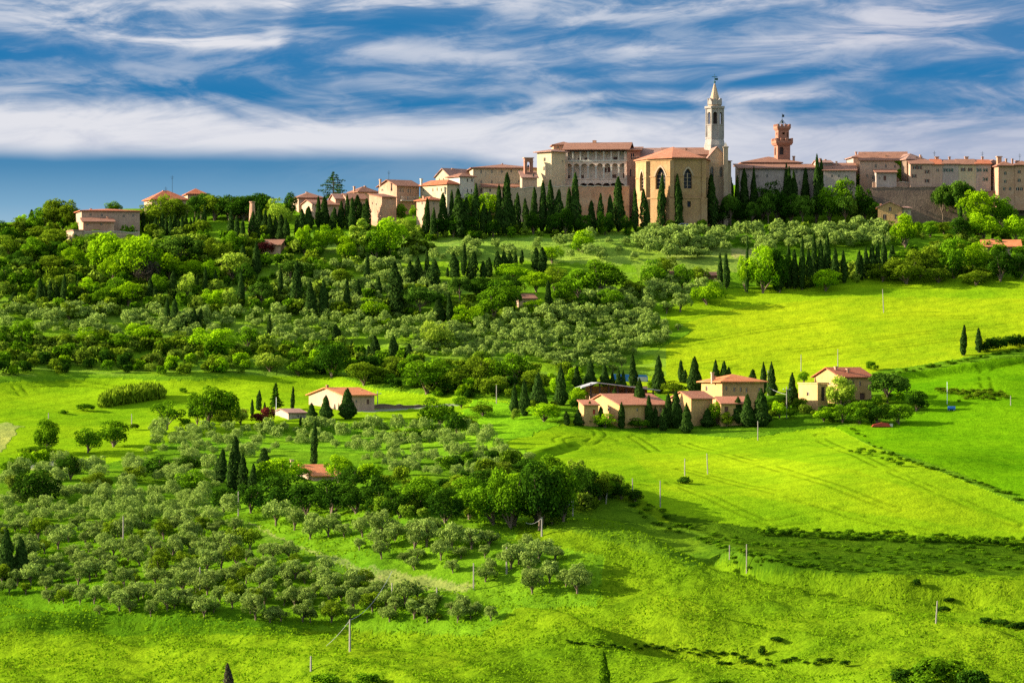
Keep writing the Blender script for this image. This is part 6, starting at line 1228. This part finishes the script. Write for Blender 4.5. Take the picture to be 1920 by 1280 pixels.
# ------------------------------------------------------------------ poles, wires, small things
def pole(px, yb, yt, lab, arm=False, lean=0.0, m='pole', rad=.13, nm='utility_pole', cat='utility pole'):
    X, Y, z_ = crestD(px, yb); h_ = (yb - yt) / F * Y; t_ = thing(nm, lab, cat, (X, Y, z_)); t_.rotation_euler[1] = lean
    MB().frustum(8, rad * 1.15, rad * .8, -.6, h_).build('post', M[m], t_)
    if arm: MB().box(-.8, .8, -.06, .06, h_ - .7, h_ - .58).build('crossarm', M[m], t_); [MB().frustum(6, .06, .05, h_ - .58, h_ - .38, x, 0).build('insulator', M['white_paint'], t_) for x in (-.7, 0, .7)]
    return Vector((X + math.sin(lean) * h_, Y, z_ + h_ - .1))
T1 = pole(656, 1222, 1162, 'tall pale pole with a stay wire at the foot of the lower olive grove'); pole(583, 1258, 1230, 'short dark post in the grass west of the tall pale pole')
T2 = pole(1016, 1008, 972, 'pole on the shaded slope carrying two sagging wires'); T3 = pole(1074, 968, 936, 'pole at the top of the shaded slope by the thicket', rad=.1); T4 = pole(950, 1075, 1025, 'thin pole among the olives east of the dirt lane')
for px, yb, yt, lb, le in [(1657, 587, 543, 'leaning thin pole high in the yellow field', -.05), (1284, 892, 860, 'pole standing in the small bush of the bright field', 0), (1327, 889, 850, 'slightly leaning pole east of the small field bush', -.04), (1238, 952, 902, 'dark pole on the lower edge of the bright field', 0), (1186, 922, 897, 'short pole behind the edge thicket of the bright field', 0),
                           (1136, 944, 902, 'pole leaning over the end of the thicket', .08), (1400, 1078, 1025, 'pole half way down the shaded meadow slope', 0), (1368, 1055, 1030, 'thin post just above the meadow slope pole', 0), (1755, 1170, 1128, 'leaning pole in the eastern lower meadow', .06), (447, 968, 922, 'pole on the dirt lane in front of the big trees', 0),
                           (231, 1030, 968, 'pale pole among the packed olives, western one', 0), (375, 1110, 1063, 'dark pole in the middle of the packed olives', 0), (888, 1110, 1060, 'pole at the foot of the open olive rows', 0), (735, 1130, 1096, 'thin pole at the southern end of the packed olives', 0), (819, 1118, 1100, 'short post beside the dirt lane end', 0),
                           (8, 1015, 990, 'pole at the western edge behind the black-green conifers', 0), (1421, 826, 790, 'dark pole before the farm conifers', 0), (1475, 784, 725, 'pole holding a wire beside the farm conifers', 0), (1502, 697, 666, 'thin pole behind the flat annex in the yellow field', 0), (1571, 692, 655, 'thin pole rising behind the red-gabled roof', 0),
                           (708, 765, 733, 'pole with wires east of the peach farmhouse', 0), (931, 757, 722, 'pole at the scrub edge west of the farm conifers', 0), (91, 785, 774, 'tiny post in the western field', 0), (247, 800, 776, 'thin pole in the western field', 0), (1440, 742, 694, 'thin pole between the conifers behind the villa', 0), (1895, 760, 742, 'short post in the eastern green field', 0)]:
    pole(px, yb, yt, lb, arm=px in (708, 1475), lean=le, rad=.1)
pole(1776, 758, 716, 'white pole beside the blue tank in the green field', m='white_paint', rad=.06); pole(518, 780, 745, 'pale lamp pole in front of the fir tree', m='white_paint', rad=.06)
def wire(a, b, sag, lab):
    pts = [a.lerp(b, i / 14) - Vector((0, 0, sag * 4 * (i / 14) * (1 - i / 14))) for i in range(15)]; me = MB().tube([tuple(p - a) for p in pts], .026, 4).mesh('wire', M['tin']); o = link('wire', me, None, lab, 'wire'); o.location = a
def gpt(px, yb, up=0.0): X, Y, z_ = crestD(px, yb); return Vector((X, Y, z_ + up))
wire(T1, gpt(612, 1212, .1), .2, 'stay wire slanting down from the tall pale pole'); wire(T2, T3, 1.2, 'sagging wire from the shaded slope pole up to the thicket'); wire(T2, gpt(986, 1008, 2.2), .5, 'wire slanting down from the shaded slope pole to the olives'); wire(T1, gpt(735, 1118, 3.5), 1.2, 'thin wire from the tall pale pole into the olives')
wire(gpt(1475, 784, 5.0), gpt(1440, 775, 5.6), .2, 'pale cable from the farm pole to the villa corner')
# ridge aerials
for px, D, y0, y1, lb in [(323, 1014, 358, 329, 'tall thin aerial on the red villa roof'), (311, 1012, 358, 350, 'short aerial beside the tall one on the red villa roof'), (729, 1008, 338, 320, 'aerial on the ridge of the gabled brick house'), (1752, 1009, 296, 283, 'aerial on the eastern terrace roof'), (1842, 1009, 296, 284, 'aerial above the green-shuttered end house'), (1912, 1006, 300, 288, 'aerial on the last house roof')]:
    X, Y, z0 = world(px, y0, D); t_ = thing('aerial', lb, 'aerial', (X, Y, z0 - .6)); h_ = (y0 - y1) / F * D + .6; MB().frustum(6, .05, .04, 0, h_).build('mast', M['iron'], t_); MB().box(-.45, .45, -.03, .03, h_ - .5, h_ - .44).box(-.3, .3, -.03, .03, h_ - .9, h_ - .84).build('crossbar', M['iron'], t_)
# brick chimney stack on the wooded ridge
X, Y, z0 = world(473, 412, 985); t_ = thing('brick_stack', 'tapering brick stack rising from the cypress clump on the ridge', 'chimney', (X, Y, z0)); h_ = 32 / F * 985
MB().frustum(8, 1.1, .62, -4, h_).build('shaft', M['brick'], t_); MB().frustum(8, .8, .8, h_ + .01, h_ + .3).build('cap', M['brick'], t_)
# parked car by the apse
X, Y, z0 = gpt(1283, 433); car = thing('parked_car', 'pale silver car parked on the road below the cathedral choir', 'car', (X, Y, z0 + .5))
MB().prism([(-2.1, .35), (2.1, .35), (2.15, .75), (1.5, .95), (.9, 1.4), (-1.0, 1.42), (-1.75, .95), (-2.15, .8)], -.85, .85, 'y').build('body', M['white_paint'], car)
MB().prism([(-1.45, .97), (1.2, .97), (.82, 1.33), (-.95, 1.35)], -.87, -.855, 'y').build('window', M['glass'], car)
for x in (-1.3, 1.3):
    for y in (-.88, .7): MB().prism([(x + .33 * math.cos(k_ * .524), .33 + .33 * math.sin(k_ * .524)) for k_ in range(12)], y, y + .18, 'y').build('wheel', M['iron'], car)
# blue silage shed, blue tank, red tile heap
X, Y, z0 = gpt(1193, 716); t_ = thing('blue_shed', 'long blue-covered shelter behind the cypress at the yellow field edge', 'shelter', (X - 2.4, Y, z0))
MB().prism([(-3, 0), (5.0, 0), (5.0, 1.2), (4.6, 1.55), (-2.6, 1.75), (-3, 1.4)], 0, 3, 'y').build('cover', M['blue'], t_); MB().box(2.6, 4.8, -.06, -.01, .1, 1.1).build('door', M['tin'], t_)
X, Y, z0 = gpt(1784, 770); t_ = thing('water_tank', 'small blue water tank lying in the grass at the white pole', 'tank', (X, Y, z0))
MB().prism([(.42 * math.cos(k_ * .524), .5 + .42 * math.sin(k_ * .524)) for k_ in range(12)], -.8, .8, 'x').build('drum', M['blue'], t_); MB().box(-.6, -.4, -.4, .4, 0, .12).box(.4, .6, -.4, .4, 0, .12).build('cradle', M['tin'], t_)
X, Y, z0 = gpt(1652, 800); t_ = thing('tile_heap', 'low red heap of tiles and boards below the farmhouse bank', 'heap', (X, Y, z0))
MB().prism([(-2.0, 0), (2.0, 0), (1.4, .75), (.2, .9), (-1.6, .45)], -.8, .9, 'y').build('tiles', M['red'], t_); MB().box(1.7, 2.4, -.6, .3, 0, .6).build('block', M['stone'], t_)
